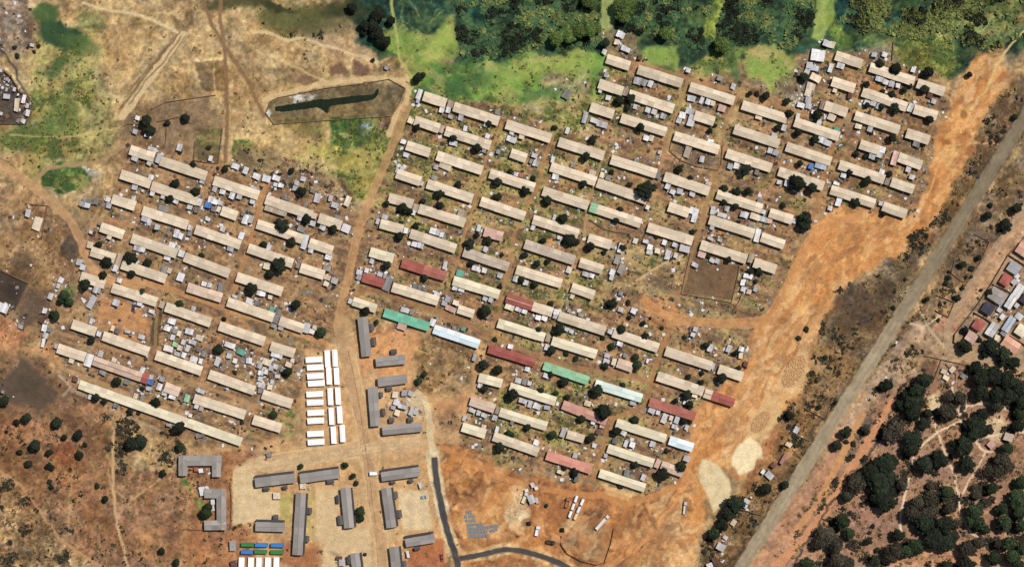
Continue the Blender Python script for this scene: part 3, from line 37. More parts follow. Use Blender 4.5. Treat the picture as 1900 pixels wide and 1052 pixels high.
TREES = """907 229.9 7.5;773.8 237.2 7.5;841.3 257.4 8.7;885.3 275.7 10.1;1099.5 258.3 8.7;1086.5 291.6 9.3;1028 237.4 5.8;947.5 318.5 6.4;922.9 338.5 9.8;850.5 343.7 8.1;988.9 332.1 5.8;973.6 354.7 8.7;1187.8 238 9.8;1148.7 187.9 10.4;1169.5 184.5 10.4;1164.6 200.4 6.9;1082.7 341.4 8.1;1122.6 81.7 10.4;1197.9 350.9 17.9;1168.1 343.1 5.8;1134.8 320 5.8;815.8 359.6 8.7;1259.2 314.2 8.7;1390.9 174.3 6.4;1404 174.9 5.8;1419.9 179.3 8.7;1459.8 189.7 6.9;1463.3 212 9.8;1442.2 237.2 7.5;1479.2 246.7 9.3;1516 214 11;1490.8 143.9 10.4;1343.2 350.3 8.1;1364.9 356.7 8.7;1386.6 354.7 8.7;1382.2 316.2 12.7;1483.6 303.7 8.1;1477.8 340.8 16.8;1505.3 349.5 12.2;1279.5 330.7 6.4;1317.1 243.8 6.4;1510.5 259.7 8.1;1546.7 222.1 5.8;1325.8 233.7 4.6;1286.7 274.2 5.2;1630.8 119.3 9.8;1659.7 128.9 12.7;1720.5 135.8 12.7;1606.2 158.4 7.5;1636.6 170.6 5.2;1653.1 176.4 8.1;1713.3 167.1 9.8;1688.7 158.4 6.4;1677.1 167.7 6.9;1659.7 202.4 9.8;1635.1 198.4 6.9;1607.6 196.1 6.4;1723.4 222.1 8.7;1679.1 188.8 5.2;1654 256.8 10.4;1614.9 246.7 5.8;1711.8 269 5.8;1588.8 285.8 6.4;1604.7 291.6 5.8;1649 324 7.5;1574.3 320.5 7.5;1607.6 336.5 9.8;1623.6 297.4 5.2;1797.2 139.6 6.9;1881.2 217.8 7.5;277.6 242.9 11;334.1 282 5.2;387.6 274.7 5.2;418.9 312.4 6.9;404.4 312.4 3.5;541.6 317.6 6.4;561.3 355.8 10.4;326.8 341.3 10.4;364.5 356.4 10.4;316.7 368.8 8.7;287.8 426.7 5.2;523.7 418.9 13.3;570 406.4 9.3;590.3 415.1 5.8;538.7 396.3 5.8;542.5 449 9.3;490.4 454.2 8.1;519.3 491.8 15.6;502 508.6 9.8;185 453.6 7.5;199.5 486.1 11;245.2 477.4 12.2;275.3 487.5 8.7;246.4 507.8 9.3;374.6 473.9 5.2;193.1 512.1 8.7;160.4 528 12.2;468.7 535.3 11.6;358.7 305.1 6.9;619.2 425.3 9.3;1015.1 372.8 10.4;922.5 366.2 8.7;815.4 382.1 9.3;785 373.4 6.9;750.3 386.4 9.8;760.4 392.2 8.1;718.4 377.8 6.9;772 418.3 6.9;741.6 438.6 9.3;885.5 435.7 6.9;906.6 447.2 8.7;872.4 453.9 11;1044.1 406.7 11;1007.9 447.2 7.5;1057.1 445.8 13.3;1070.1 448.7 7.5;1094.7 457.4 10.4;1120.8 468.9 5.8;1151.2 389.3 6.9;1142.5 409.6 8.1;718.4 492.1 10.4;787.9 515.3 7.5;996.3 489.2 8.7;1016.6 484.9 6.9;874.2 488.6 7.5;967.4 518.2 8.1;992 528.3 7.5;927.4 532.6 5.8;900.8 576.1 13.3;1020.9 563 5.8;679.3 577.5 9.8;1036.8 609.3 11.6;999.2 610.8 7.5;1152.6 610.8 10.4;1117.9 626.7 5.2;918.2 629.6 5.2;1135.3 563 9.8;1125.1 568.8 5.8;973.2 473.3 7.5;931.2 473.3 4.6;744.5 413.9 4.6;1452.4 381.5 6.4;1342.4 374.9 6.9;1364.1 383.6 8.1;1369.9 412.5 4.6;1494.3 406.7 13.9;1491.5 418.3 12.7;1216.4 438.6 5.2;1284.5 430.7 5.8;1313.4 474.7 5.8;1351.1 482 7.5;1391.6 503.7 6.4;1409 503.7 7.5;1401.7 522.5 5.2;1196.2 622.4 6.9;1165.8 561.6 5.2;1167.2 589.1 5.2;1193.3 599.2 6.4;1206.3 590.5 3.5;1228 608.8 4.6;1495.8 610.8 5.8;1481.3 627.6 5.2;1270 625.8 4.6;1585.5 376.3 8.7;1155.7 458.8 6.9;550.4 564.9 11.6;172.6 630 9.3;407.1 647.4 10.4;535.9 689.3 11;179.9 737.1 9.3;195.8 742.9 6.9;218.9 706.7 10.4;263.8 721.2 5.2;291.3 745.8 10.4;243.6 763.2 6.9;257.2 766.1 4.6;334.2 792.1 13.9;107.5 783.4 11.6;120.5 810.3 6.9;146.6 806.6 11;246.4 821.1 14.5;263.8 818.2 14.5;415.8 591.8 5.2;436.1 690.8 4.6;449.1 783.4 4.6;360.8 742.9 5.8;897.9 676.3 12.7;923.4 686.4 11;899.3 720.3 7.5;951.5 731.8 13.3;1003.6 723.2 7.5;1021.8 693.6 6.4;1046.4 708.1 9.8;1023.8 649.3 9.3;1049.9 656 5.8;1068.7 665.3 5.8;1123.7 678.3 6.9;1107.8 724.6 13.3;1119.3 762.2 16.2;1078.8 776.7 8.7;1052.8 736.2 6.9;1096.2 811.5 9.8;927.4 828.8 11;979.5 792.1 8.1;1048.4 866.5 6.4;1065.8 875.1 8.1;1155.5 714.5 5.8;1142.5 799.9 9.8;1365.4 654.3 6.9;1369.7 682.6 6.9;1337.9 701.4 11;1277.1 699.4 5.8;1299.4 709.3 6.9;1301.7 691.9 5.8;1274.2 732.4 10.4;1252.5 743.4 6.4;1280 750.7 8.7;1177.2 778.2 9.8;1268.4 781.1 7.5;1280 781.1 5.8;1236.6 836.1 5.8;1178.1 860.7 8.1;1262.6 863.6 13.3;1229.3 878 13.3;1463.8 770.1 9.8;1450.8 827.4 4.1;328.8 1041.8 8.1;1013.6 937.6 4.1;980.9 970.3 5.2;1150.3 901.4 5.8;1043.2 982.5 5.2;1362.9 931.8 17.9;1351.3 950.6 16.2;1339.7 970.9 12.7;1419.3 905.8 13.3;1455 898.5 9.8;1519.2 754.4 6.4;1568.4 800.7 10.4;1551.1 824.7 12.7;1569.9 818.9 5.2;1582.9 823.8 5.2;1712.4 704.7 14.9;1697.5 724.2 14.9;1677.9 732.1 10.2;1691.6 745.8 16.5;1668.1 749.7 9.4;1689.6 765.4 15.7;1713.2 785 11;1719 765.4 8.6;1691.6 812.4 16.5;1687.7 832 15.7;1713.2 861.4 16.5;1738.6 849.6 16.5;1636.7 859.4 23.5;1613.2 875.1 19.6;1632.8 890.8 25.9;1634.8 922.1 21.9;1652.4 853.6 14.1;1570.1 920.2 11.8;1711.2 965.2 19.6;1730.8 996.6 21.9;1754.3 1004.4 18;1664.2 990.7 11.8;1750.4 971.1 16.5;1785.6 826.1 18;1770 824.2 9.4;1793.5 859.4 13.3;1809.2 788.9 21.2;1818.9 767.4 13.3;1828.7 796.7 11;1803.3 804.6 13.3;1846.4 732.1 15.7;1867.9 734 14.9;1817 698.8 18;1840.5 694.9 18;1864 704.7 18;1887.5 718.4 18;1817 726.2 15.7;1809.2 683.1 11.8;1889.5 745.8 12.5;1885.6 788.9 11;1793.5 1045.6 14.1;1754.3 1049.5 11;1621.8 1037.7 10.2;1610.1 1002.5 7.1;1613.2 988 3.9;1597.6 1008.3 3.9;1579.9 1026 2.4;1619.1 975.8 4.7;1630.1 958.2 2.4;1625.8 1020.1 5.5;1642.6 715.2 10.2;1549.7 745.8 4.7;1530.9 662.7 5.5;1834.6 643.9 13.3;1879.7 671.3 10.2;1824.8 657.6 7.1;1789.6 643.9 11.8;1582.7 844.5 3.1;1599.5 853.6 3.9;1826.8 981.7 7.8;1830.9 400.8 9.3;1865.6 417.6 11.6;1883.6 387.2 11.6;1837.3 381.4 5.8;1814.2 478.3 6.9;1783.8 491.3 7.5;1802.6 498.5 5.8;1792.5 514.4 4;1801.2 513.6 4;1759.2 515.3 6.4;1754.3 526 5.8;1784.7 534.7 5.2;1775.1 552.9 6.4;1743.9 565 4.6;1753.5 561.6 3.5;1820 538.4 3.5;1718.8 554.9 6.9;1740.5 593.9 4;1678.3 518.8 4;1656.6 570.8 5.2;1835.9 638.7 14.5;1789.6 611.3 8.1;1792.5 621.4 5.8;1782.4 637.3 10.4;1857.5 672 8.1;1872 669.1 8.1;1834.4 541.9 6.9;1815.6 630.1 5.8;1760.7 504.3 4;1718.8 437.8 4.6;10.3 743.2 11.5;3.3 728.8 4.1;52.2 774 12.3;32.9 783 6.6;158.1 825.3 5.7;149.9 842.6 9;67.8 825.3 13.1;37.8 837.7 6.2;93.6 837.7 7.4;55.4 859.4 9;92.4 862.3 8.2;98.6 867.2 6.6;92.4 893.1 5.7;95.3 903.4 5.7;180.7 901.3 5.7;197.1 924.7 7.4;303.1 876.7 7.4;301.8 1020.4 8.2;12.3 800.7 4.1;27.4 89.1 4.6;32.7 104.3 5.2;72.2 86.1 4.6;63.9 96.7 3.7;51.7 89.1 3;274.6 225.9 14.4;282.3 243.8 8.7;311.9 228.4 6.2;346 220.2 9.8;703.4 28.2 15.4;693.2 48.8 12.8;703.4 66.7 14.4;716.3 79.6 12.8;677.8 48.8 11.3;675.2 61.6 7.7;691.9 112.9 4.6;654.7 15.4 11.3;726.5 41.1 10.3;775.3 146.3 10.3;785.6 139.9 6.2;1638 397 6.5"""
GREENT = """1032.1 73.2 15.9;1052.7 65.5 16.9;1073.2 60.3 16.4;1093.7 57.8 15.9;1106.6 55.2 11.3;1093.7 5.1 19;1157.9 12.8 21.6;1155.3 32.1 15.4;1234.9 64.2 14.4;1338.9 84.7 19;559 864.4 5.8;641.5 861.8 6.9;655.9 881.7 6.9;661.7 895.6 5.2;669 947.7 11;670.4 960.8 7.5;677.6 1027.3 3.5;336.1 827.6 10.4;382.4 950.6 12.7;388.2 939.1 9.8;1754.3 911.6 14.9;1695.5 1012.3 18;1679.8 1020.1 15.7;1560.3 965.2 15.7;1574 988 11.8;1866 832 13.3;1887.5 765.4 12.5;1838.5 904.5 12.5;1883.6 922.1 18;1889.5 894.7 13.3;1860.1 967.2 16.5;1856.2 941.7 13.3;1887.5 949.6 14.9;1891.4 973.1 13.3;1867.9 1004.4 16.5;1840.5 1033.8 15.7;1875.8 1031.8 18;1893.4 1016.2 13.3;1889.5 1045.6 11;1495.7 1043.6 14.1;1859.3 655.7 14.1;1805.2 945.6 17.2;1813.1 969.2 15.7;1798.2 966 12.5;1323.8 988.3 13.3;123.4 548.9 11.6;130.7 560.5 8.7;114.7 557.6 8.7;104.6 585.1 11;596.7 615.5 11.6;334.7 563.4 7.5;265.3 540.3 6.9;508.4 769 8.7;699.6 597.2 5.8;777.8 705.8 8.1;787.9 694.2 6.4;1025.3 805.7 8.7;1031.1 728.9 6.4;944.2 802.8 6.4;950 805.7 5.8;1309 639.8 7.5;1135.3 642.1 7.5;1181.6 676.8 9.8;1178.7 662.4 7.5;1857.5 654.6 11.6"""
GREYT = """1660.3 796.7 21.9;1644.6 804.6 13.3;1587.8 894.7 18;1670.8 896.7 12.5;1724.9 900.6 7.1;1699.4 930 14.9;1687.7 949.6 16.5;1722.9 922.1 17.2;1722.9 945.6 15.7;1656.3 1020.1 16.5;1648.5 1031.8 12.5;1758.2 941.7 11;1773.9 967.2 9.4;1770 994.6 9.4;1791.5 1017 14.1;1811.1 1004.4 13.3;1807.2 902.5 7.8;1811.1 916.3 8.6;1828.7 931.9 9.4;1828.7 871.2 12.5;1850.3 871.2 17.2;1856.2 851.6 14.1;1866 863.4 12.5;1846.4 752.9 12.5;1756.3 763.4 18;1777.8 738 13.3;1758.2 734 10.2;1850.3 1006.4 10.2;1530.9 992.7 19.6;1548.6 1008.3 14.9;1519.2 1004.4 13.3;1550.5 1035.8 16.5;1568.2 1043.6 13.3;1605.4 794.8 9.4;1585.8 884.1 11.6;1588.7 901.4 12.7;1569.9 918.8 9.8"""
TENTS = """583.3 667.1 31 10.6 -3;585.6 681.3 31 10.6 -3;586.1 697.5 31 10.6 -3;587.5 710.8 31 10.6 -3;584.6 730.8 31 10.6 -3;585.4 746.3 31 10.6 -3;586.5 765 31 10.6 -3;586.5 780.2 31 10.6 -3;586.1 804 31 10.6 -3;587.1 819.5 31 10.6 -3;608 665.2 31.5 9.6 87;610.8 697.1 31.5 9.6 87;613.3 735.1 31.5 9.6 87;615.6 771.6 31.5 9.6 87;619.4 806.4 31.5 9.6 87;621.9 664.2 31.5 9.6 87;625.1 697.5 31.5 9.6 87;627.6 734.2 31.5 9.6 87;630.8 768.8 31.5 9.6 87;635.9 803.6 31.5 9.6 87;448.4 1057.7 50 10.4 92;465.7 1057.7 50 10.4 92;480.5 1057.7 50 10.4 92;497 1057.7 50 10.4 92;512.9 1057.7 50 10.4 92"""
CONTS = """459.9 1009.4 24.3 G2;485.7 1010 23.7 B2;515 1010.6 24.3 B2;459.1 1023 22.6 B2;484.3 1022.4 23.2 G2;514.4 1023.3 24.3 G2"""
SUBURB = """1898 463.8 26 22 p2;1879.2 497.1 21.4 19.1 n;1864.8 519.3 17.3 20.8 r;1887.9 539.6 13.3 24.9 w;1848.9 549.1 30.1 23.1 n2;1873.4 559.8 12.7 26.6 w;1831.5 572.3 20.8 19.1 k2;1813.6 602.6 18.5 19.1 r;1839.3 611.3 15.6 26 w;1800.3 625.7 19.1 16.8 p;1870 601.2 12.7 30.1 s;1892.8 612.7 18.5 20.2 y;1873.4 638.7 31.8 21.4 p2;1901.5 553.5 14.5 20.2 k2"""
GREYB = """673 588.6 680.8 660.3 19.1;698.4 671.3 752.6 665.8 17.9;702.2 708.4 755.5 701.7 17.4;692.1 717.9 697.3 789.2 19.1;710.6 797.8 783.3 791.2 17.4;708.6 883.2 778.9 873.7 17.4;475 894.2 548 885.5 17.4;558.1 886.7 630.7 876.8 17.9;559.5 913 552.6 1027.3 19.1;641.5 904.3 648.7 977.3 19.1;716.7 904.3 726.8 976.7 18.5;475.6 975.2 529.1 976.7 17.4;753.5 1005.6 806.5 997 16.2;731.2 1012.9 737 1066.4 17.9;658.8 1024.5 664.6 1072.2 17.4"""
PORCHES = """689.5 607.4 10.4 14.5;693.8 633.4 10.4 17.4;731.4 652.2 11.6 10.4;722.8 720.3 11.6 8.7;706.8 731.8 8.7 10.4;711.2 763.7 8.7 14.5;727.1 778.7 10.4 10.4;761.8 777.6 10.4 10.4;512.6 958.7 9.8 11.6;495.3 905.8 11.6 7.5;530 903.2 8.7 6.9;614 892.2 14.5 7.5;574.9 946.3 10.4 12.7;570.5 998.4 8.7 12.7;627.8 924.6 6.9 16.2;631.9 963.7 9.8 19.1;733.2 917.3 11.6 14.5;740.7 952.1 11.6 16.2;763 891 8.7 6.4;729.7 893.9 8.7 5.8;774.6 1016.1 11.6 6.4;750 1046.2 9.8 16.2;648.1 1037.5 8.7 16.2"""
ALB = 1.0
S4 = 3.4545

def rows(s):
    out = []
    for q in s.split(';'):
        v = []
        for a in q.split():
            try: v.append(float(a))
            except ValueError: v.append(a)
        if v: out.append(v)
    return out
HOUSES, SHACKS, TREES, GREENT, GREYT = map(rows, (HOUSES, SHACKS, TREES, GREENT, GREYT))
TENTS, CONTS, SUBURB, GREYB, PORCHES = map(rows, (TENTS, CONTS, SUBURB, GREYB, PORCHES))

# ------------------------------------------------------------------ ground colour and height field
STEP = 2.0; X0, X1, Y0, Y1 = -70, 1970, -70, 1122
xs = np.arange(X0, X1+.1, STEP); ys = np.arange(Y0, Y1+.1, STEP)
NX, NY = len(xs), len(ys)
GX, GY = np.meshgrid(xs, ys)
def vnoise(sc, seed, ax=1.0, ang=0.0, X=None, Y=None):
    X = GX if X is None else X; Y = GY if Y is None else Y
    ca, sa = math.cos(ang), math.sin(ang)
    u = (X*ca+Y*sa+5000)/sc/ax; v = (-X*sa+Y*ca+5000)/sc
    r = np.random.RandomState(seed).rand(512, 512)
    iu = np.floor(u).astype(int); iv = np.floor(v).astype(int)
    fu = u-iu; fv = v-iv; fu = fu*fu*(3-2*fu); fv = fv*fv*(3-2*fv)
    a = r[iv % 512, iu % 512]; b = r[iv % 512, (iu+1) % 512]; c = r[(iv+1) % 512, iu % 512]; d = r[(iv+1) % 512, (iu+1) % 512]
    return (a*(1-fu)+b*fu)*(1-fv)+(c*(1-fu)+d*fu)*fv
def fbm(sc, seed, o=4, **k):
    s = 0; w = 1; t = 0
    for i in range(o):
        s = s+w*(vnoise(sc/2**i, seed+i*17, **k)-.5); t += w; w *= .62
    return s/t*2
WX = GX+fbm(46, 1, 3)*13+fbm(9, 5, 2)*4.5; WY = GY+fbm(46, 2, 3)*13+fbm(9, 6, 2)*4.5
FX = GX+fbm(14, 3, 2)*2.4; FY = GY+fbm(14, 4, 2)*2.4
CF = np.zeros((NY, NX, 3)); HF = np.zeros((NY, NX)); AM = np.full((NY, NX), 1.0)
GR = np.zeros((NY, NX)); SCB = np.zeros((NY, NX)); SET = np.zeros((NY, NX)); GRAV = np.zeros((NY, NX))
def resample(p, st):
    out = [p[0]]
    pp = [np.array(q, float) for q in p]
    # catmull-rom
    e = [2*pp[0]-pp[1]]+pp+[2*pp[-1]-pp[-2]]
    res = []
    for i in range(1, len(e)-2):
        L = np.linalg.norm(e[i+1]-e[i]); n = max(1, int(L/st))
        for k in range(n):
            t = k/n
            res.append(.5*((2*e[i])+(-e[i-1]+e[i+1])*t+(2*e[i-1]-5*e[i]+4*e[i+1]-e[i+2])*t*t+(-e[i-1]+3*e[i]-3*e[i+1]+e[i+2])*t**3))
    res.append(pp[-1]); return np.array(res)
def sst(t): t = np.clip(t, 0, 1); return t*t*(3-2*t)
def win(p, pad):
    a = np.array(p, dtype=float); lo = a.min(0)-pad-18; hi = a.max(0)+pad+18
    i0 = max(0, int((lo[0]-X0)/STEP)); i1 = min(NX, int((hi[0]-X0)/STEP)+2)
    j0 = max(0, int((lo[1]-Y0)/STEP)); j1 = min(NY, int((hi[1]-Y0)/STEP)+2)
    return slice(j0, max(j1, j0)), slice(i0, max(i1, i0))
def segd(X, Y, p, closed):
    d = np.full(X.shape, 1e9)
    n = len(p)
    for i in range(n if closed else n-1):
        x1, y1 = p[i]; x2, y2 = p[(i+1) % n]
        dx, dy = x2-x1, y2-y1; L = dx*dx+dy*dy+1e-9
        t = np.clip(((X-x1)*dx+(Y-y1)*dy)/L, 0, 1)
        d = np.minimum(d, (X-x1-t*dx)**2+(Y-y1-t*dy)**2)
    return np.sqrt(d)
def inside(X, Y, p):
    r = np.zeros(X.shape, bool); n = len(p)
    for i in range(n):
        x1, y1 = p[i]; x2, y2 = p[(i+1) % n]
        if y1 == y2: continue
        c = ((y1 > Y) != (y2 > Y)) & (X < (x2-x1)*(Y-y1)/(y2-y1)+x1)
        r ^= c
    return r
def coords(w, s):
    if w == 2: return WX[s], WY[s]
    if w == 1: return FX[s], FY[s]
    return GX[s], GY[s]
def mask_poly(p, f, w):
    s = win(p, f); X, Y = coords(w, s)
    if X.size == 0: return s, None
    d = segd(X, Y, p, True); d = np.where(inside(X, Y, p), d, -d)
    return s, sst((d+f*.5)/max(f, .01))
def mask_line(p, wd, f, w):
    s = win(p, wd+f); X, Y = coords(w, s)
    if X.size == 0: return s, None
    d = segd(X, Y, p, False)
    return s, sst((wd*.5+f*.5-d)/max(f, .01))
def mask_blob(x, y, rx, ry, a, f, w):
    s = win([(x-rx-ry, y-rx-ry), (x+rx+ry, y+rx+ry)], f); X, Y = coords(w, s)
    if X.size == 0: return s, None
    ca, sa = math.cos(math.radians(a)), math.sin(math.radians(a))
    u = ((X-x)*ca+(Y-y)*sa)/rx; v = (-(X-x)*sa+(Y-y)*ca)/ry
    d = (1-np.sqrt(u*u+v*v))*min(rx, ry)
    return s, sst((d+f*.5)/f)
def put(sm, c, a, amp=None, gr=None, sc=None, st=None, gv=None, h=None):
    s, m = sm
    if m is None: return
    m = m*a
    if c is not None: CF[s] = CF[s]*(1-m[..., None])+np.array(c, float)*m[..., None]
    for F, v in ((AM, amp), (GR, gr), (SCB, sc), (SET, st), (GRAV, gv)):
        if v is not None: F[s] = F[s]*(1-m)+v*m
    if h is not None: HF[s] += h*m
def P(c, pts, f=10, a=1.0, w=2, **k): put(mask_poly(pts, f, w), c, a, **k)
def Lp(c, pts, wd, f=4, a=1.0, w=1, **k): put(mask_line(pts, wd, f, w), c, a, **k)
def B(c, x, y, rx, ry=None, ang=0, f=8, a=1.0, w=2, **k): put(mask_blob(x, y, rx, ry or rx, ang, f, w), c, a, **k)
def Q(ox, oy, s, pts):
    v = [float(t) for t in pts.split()]
    return [(ox+v[i]/s, oy+v[i+1]/s) for i in range(0, len(v), 2)]
def Z(pts):
    v = [float(t) for t in pts.split()]
    return [(v[i], v[i+1]) for i in range(0, len(v), 2)]
S4 = 3.4545
CF[:] = (166, 134, 96)
T1 = (0, 0, 3.896); T2 = (475, 0, 3.896); T3 = (950, 0, 3.896); T4 = (1420, 0, 3.896)
DRY = (180, 149, 105); BRN = (158, 118, 82); ORG = (204, 142, 84); GRN = (112, 122, 58); DKG = (44, 62, 42); WOOD = (36, 56, 42)
# north-west dry meadow
P(DRY, Z("-70 -70 760 -70 760 170 690 330 640 330 420 290 230 250 150 420 60 340 -70 290"), 30, amp=.95, sc=.1)
P((150,146,90), Z("60 60 170 60 200 180 215 250 140 330 60 330 30 240 60 150"), 40, .7, gr=.62, sc=.4)
B(DKG, 118, 72, 50, 22, 20, 16, .95); B(DKG, 98, 55, 24, 16, 0, 12, .9); B((66,84,46), 85, 30, 26, 16, 0, 12, .8); B((96,104,58), 170, 40, 26, 20, 0, 16, .6)
B((70,90,50), 105, 125, 26, 12, -40, 12, .7); B((150,150,72), 150, 165, 24, 30, 0, 20, .6); B((96,110,56), 110, 240, 36, 50, 0, 26, .6, gr=.75)
B((86,98,56), 40, 262, 60, 18, 0, 14, .8, gr=.8)
P((128,118,112), Z("-70 -20 40 -20 62 40 50 90 10 110 -70 110"), 20, .8, amp=1.5, st=.9)
P((70,62,56), Q(0,80,6.575,"-60 380 60 340 170 450 240 580 340 620 390 780 380 930 300 990 -60 990"), 5, 1, 1, st=.5)
Lp((70,70,62), Q(0,80,6.575,"20 60 110 230 200 330 215 460 290 560 350 650 390 820"), 4, 3, .85)
B((98,94,56), 560, 40, 90, 34, 10, 30, .8, sc=.7); B((60,62,36), 650, 25, 60, 22, 0, 22, .8, sc=1); B((56,58,34), 510, 12, 40, 8, 15, 8, .8); B((80,76,46), 440, 8, 60, 12, 0, 12, .8)
P((176,142,110), Z("540 60 640 30 670 60 690 110 640 110 580 80"), 20, .7)
B((120,92,72), 627, 131, 16, 11, 0, 8, .8); B((112,84,68), 668, 125, 15, 12, 0, 8, .8); B((124,96,72), 565, 143, 16, 11, 0, 12, .7)
P((126,100,74), Z("240 190 380 180 410 240 380 300 240 270 226 240"), 16, .75, amp=.7)
P((120,96,68), Z("359 116 416 112 421 172 377 170"), 4, .85, 1); Lp((196,166,120), Z("396 115 399 172"), 3, 2, .7); Lp((210,178,130), Z("340 116 416 107"), 4, 3, .7)
P((96,82,54), Z("366 238 413 240 405 303 358 298"), 5, .9, 1, gr=.35); P((98,96,52), Z("432 258 472 262 462 304 430 300"), 5, .9, 1, gr=.6)
B((100,78,58), 350, 40, 12, 22, 25, 8, .7); B((112,88,64), 330, 52, 22, 6, 40, 5, .7)
P((140,114,88), Z("440 270 520 290 600 320 655 380 640 410 600 400 560 360 500 330 430 310"), 16, .8, st=.9, gr=.3, sc=.8)
P((74,62,46), Z("610 315 640 325 660 375 648 380 636 345 612 330"), 6, .8)
# pond enclosure
P((118,100,70), Q(*T2, "100 740 70 820 130 900 650 860 980 840 1080 640 960 575 500 640 150 710"), 5, 1, 1, sc=.2)
P((190,182,168), Q(*T2, "230 690 350 670 440 680 360 720 260 735"), 5, .8)
B((200,196,188), 551, 179, 13, 7, 0, 6, .9); B((190,186,180), 499, 214, 4, 4, 0, 3, .9)
P((120,106,62), Q(*T2, "330 860 530 850 500 1000 540 1052 300 990 150 900"), 12, .7, gr=.4)
P((40,70,34), Q(*T2, "530 860 760 840 900 860 1000 900 1040 860 1080 760 1120 680 1140 800 1080 880 980 1010 880 1040 700 1052 560 1052"), 10, .95, gr=.7)
B((150,156,180), 681, 240, 9, 16, 20, 8, .9); B((170,130,104), 712, 240, 18, 22, 30, 8, .9, amp=1.4)
# strip below the pond, green
P((150,140,72), Z("560 270 640 270 700 262 740 262 730 300 700 360 660 380 640 330 600 320 540 290"), 14, .8, gr=.55)
P((190,160,110), Z("455 230 560 262 620 300 640 380 620 380 600 320 540 285 450 255"), 10, .8)
# northern woods
P(WOOD, Z("655 -70 1980 -70 1960 60 1850 100 1790 130 1740 150 1660 120 1600 92 1550 92 1480 100 1470 130 1400 110 1350 130 1290 118 1240 120 1160 100 1130 80 1110 100 1010 100 960 108 890 130 850 120 850 60 840 40 800 70 760 60 740 120 700 130 690 90 660 70"), 14, 1, amp=1.3, gr=.05)
for i in range(70):
    r_ = random.Random(i*7+1); x_ = r_.uniform(850, 1900); y_ = r_.uniform(-20, 105)
    B([(58,92,60),(70,104,62),(24,42,32),(46,76,56),(88,110,62)][i % 5], x_, y_, r_.uniform(10, 28), r_.uniform(7, 18), r_.uniform(-60, 60), 14, .65)
P((118,136,64), Z("690 70 740 55 800 60 848 30 852 95 800 125 780 160 770 165 760 120 745 110"), 12, .95, amp=.5, gr=.3)
P((164,168,86), Z("800 70 840 45 846 85 812 110 780 112"), 14, .9, amp=.3); P((176,146,104), Z("700 100 740 100 760 150 690 150 690 120"), 12, .8)
P((108,138,62), Z("800 110 870 125 960 108 1010 102 1120 90 1125 160 1110 200 1060 190 1000 200 900 190 840 195 770 190 762 165"), 12, 1, amp=.58, gr=.35)
P((72,104,56), Z("850 110 960 110 900 150 840 165 790 160 800 130"), 18, .8, 2); P((148,154,82), Z("905 110 960 118 1000 100 1040 110 1100 100 1100 150 1010 130 930 160 890 150"), 16, .7, 2)
P((60,88,52), Z("770 150 860 160 880 190 800 195 765 185"), 10, .8)
P((154,158,92), Z("1118 -70 1148 -70 1140 50 1122 62 1112 40"), 6, .9, 1, amp=.4)
P((132,120,84), Z("1110 55 1170 52 1200 110 1170 120 1130 105"), 12, .85, st=.5)
P((124,140,70), Z("1200 88 1255 82 1262 128 1220 128 1190 112"), 10, .95, 2, amp=.5)
P((122,136,72), Z("1330 100 1360 88 1390 90 1370 130 1290 150 1270 140 1300 110"), 12, .9, amp=.5, gr=.6)
P((132,146,76), Z("1385 95 1440 80 1480 110 1470 150 1440 160 1390 150"), 12, .95, 2, amp=.5, gr=.4); P((176,150,104), Z("1395 90 1450 95 1440 125 1405 115"), 10, .7); P((168,172,86), Z("1385 140 1420 140 1450 160 1440 175 1400 165"), 10, .8)
P((150,166,80), Z("1345 -70 1300 70 1325 75 1370 -70"), 6, .7, 1); P((150,160,84), Z("1524 -70 1506 70 1525 80 1548 30 1545 -70"), 6, .95, 1, amp=.4)
P((124,142,66), Z("1545 20 1575 -70 1550 -70 1535 60 1580 75"), 8, .9, 2); P((84,110,56), Z("1535 50 1580 60 1580 85 1545 90"), 8, .8)
P((78,98,56), Z("1590 60 1700 30 1800 40 1780 110 1700 110 1650 100"), 20, .75, 2, gr=.3); P((120,130,60), Z("1660 90 1770 60 1780 120 1740 150 1665 120"), 16, .9, gr=.7)
P((110,120,72), Z("1780 0 1900 -20 1900 60 1830 80 1790 60"), 20, .8, sc=.5, gr=.4)
for s_ in ("1640 60 1700 55 1760 70 1850 60", "1650 75 1720 40 1800 50", "1600 80 1680 78 1760 40 1800 -10", "1690 110 1740 90 1790 40", "1560 90 1640 55 1700 20", "720 30 780 60 820 10", "700 20 760 60 800 60", "740 -20 745 80 760 120", "760 0 790 40 830 20"):
    Lp((126,140,78), Z(s_), 2.5, 3, .7, 2)
P((168,160,128), Z("1590 85 1660 80 1670 112 1640 118 1600 92"), 8, .85, st=.7)
P((140,124,100), Q(*T3, "1650 580 1800 580 1870 640 1890 700 1700 700 1640 640"), 8, .8, st=.6); P((150,140,110), Q(*T3, "210 520 560 500 580 700 540 760 380 720 220 640"), 10, .8, amp=1.4, st=.9)
P((160,136,100), Z("930 210 1010 180 1060 205 1100 230 1060 245 1000 232 960 222"), 14, .8, amp=1)
P((130,118,92), Z("1440 150 1500 100 1510 190 1490 220 1440 210"), 10, .7, st=.8, sc=.5)
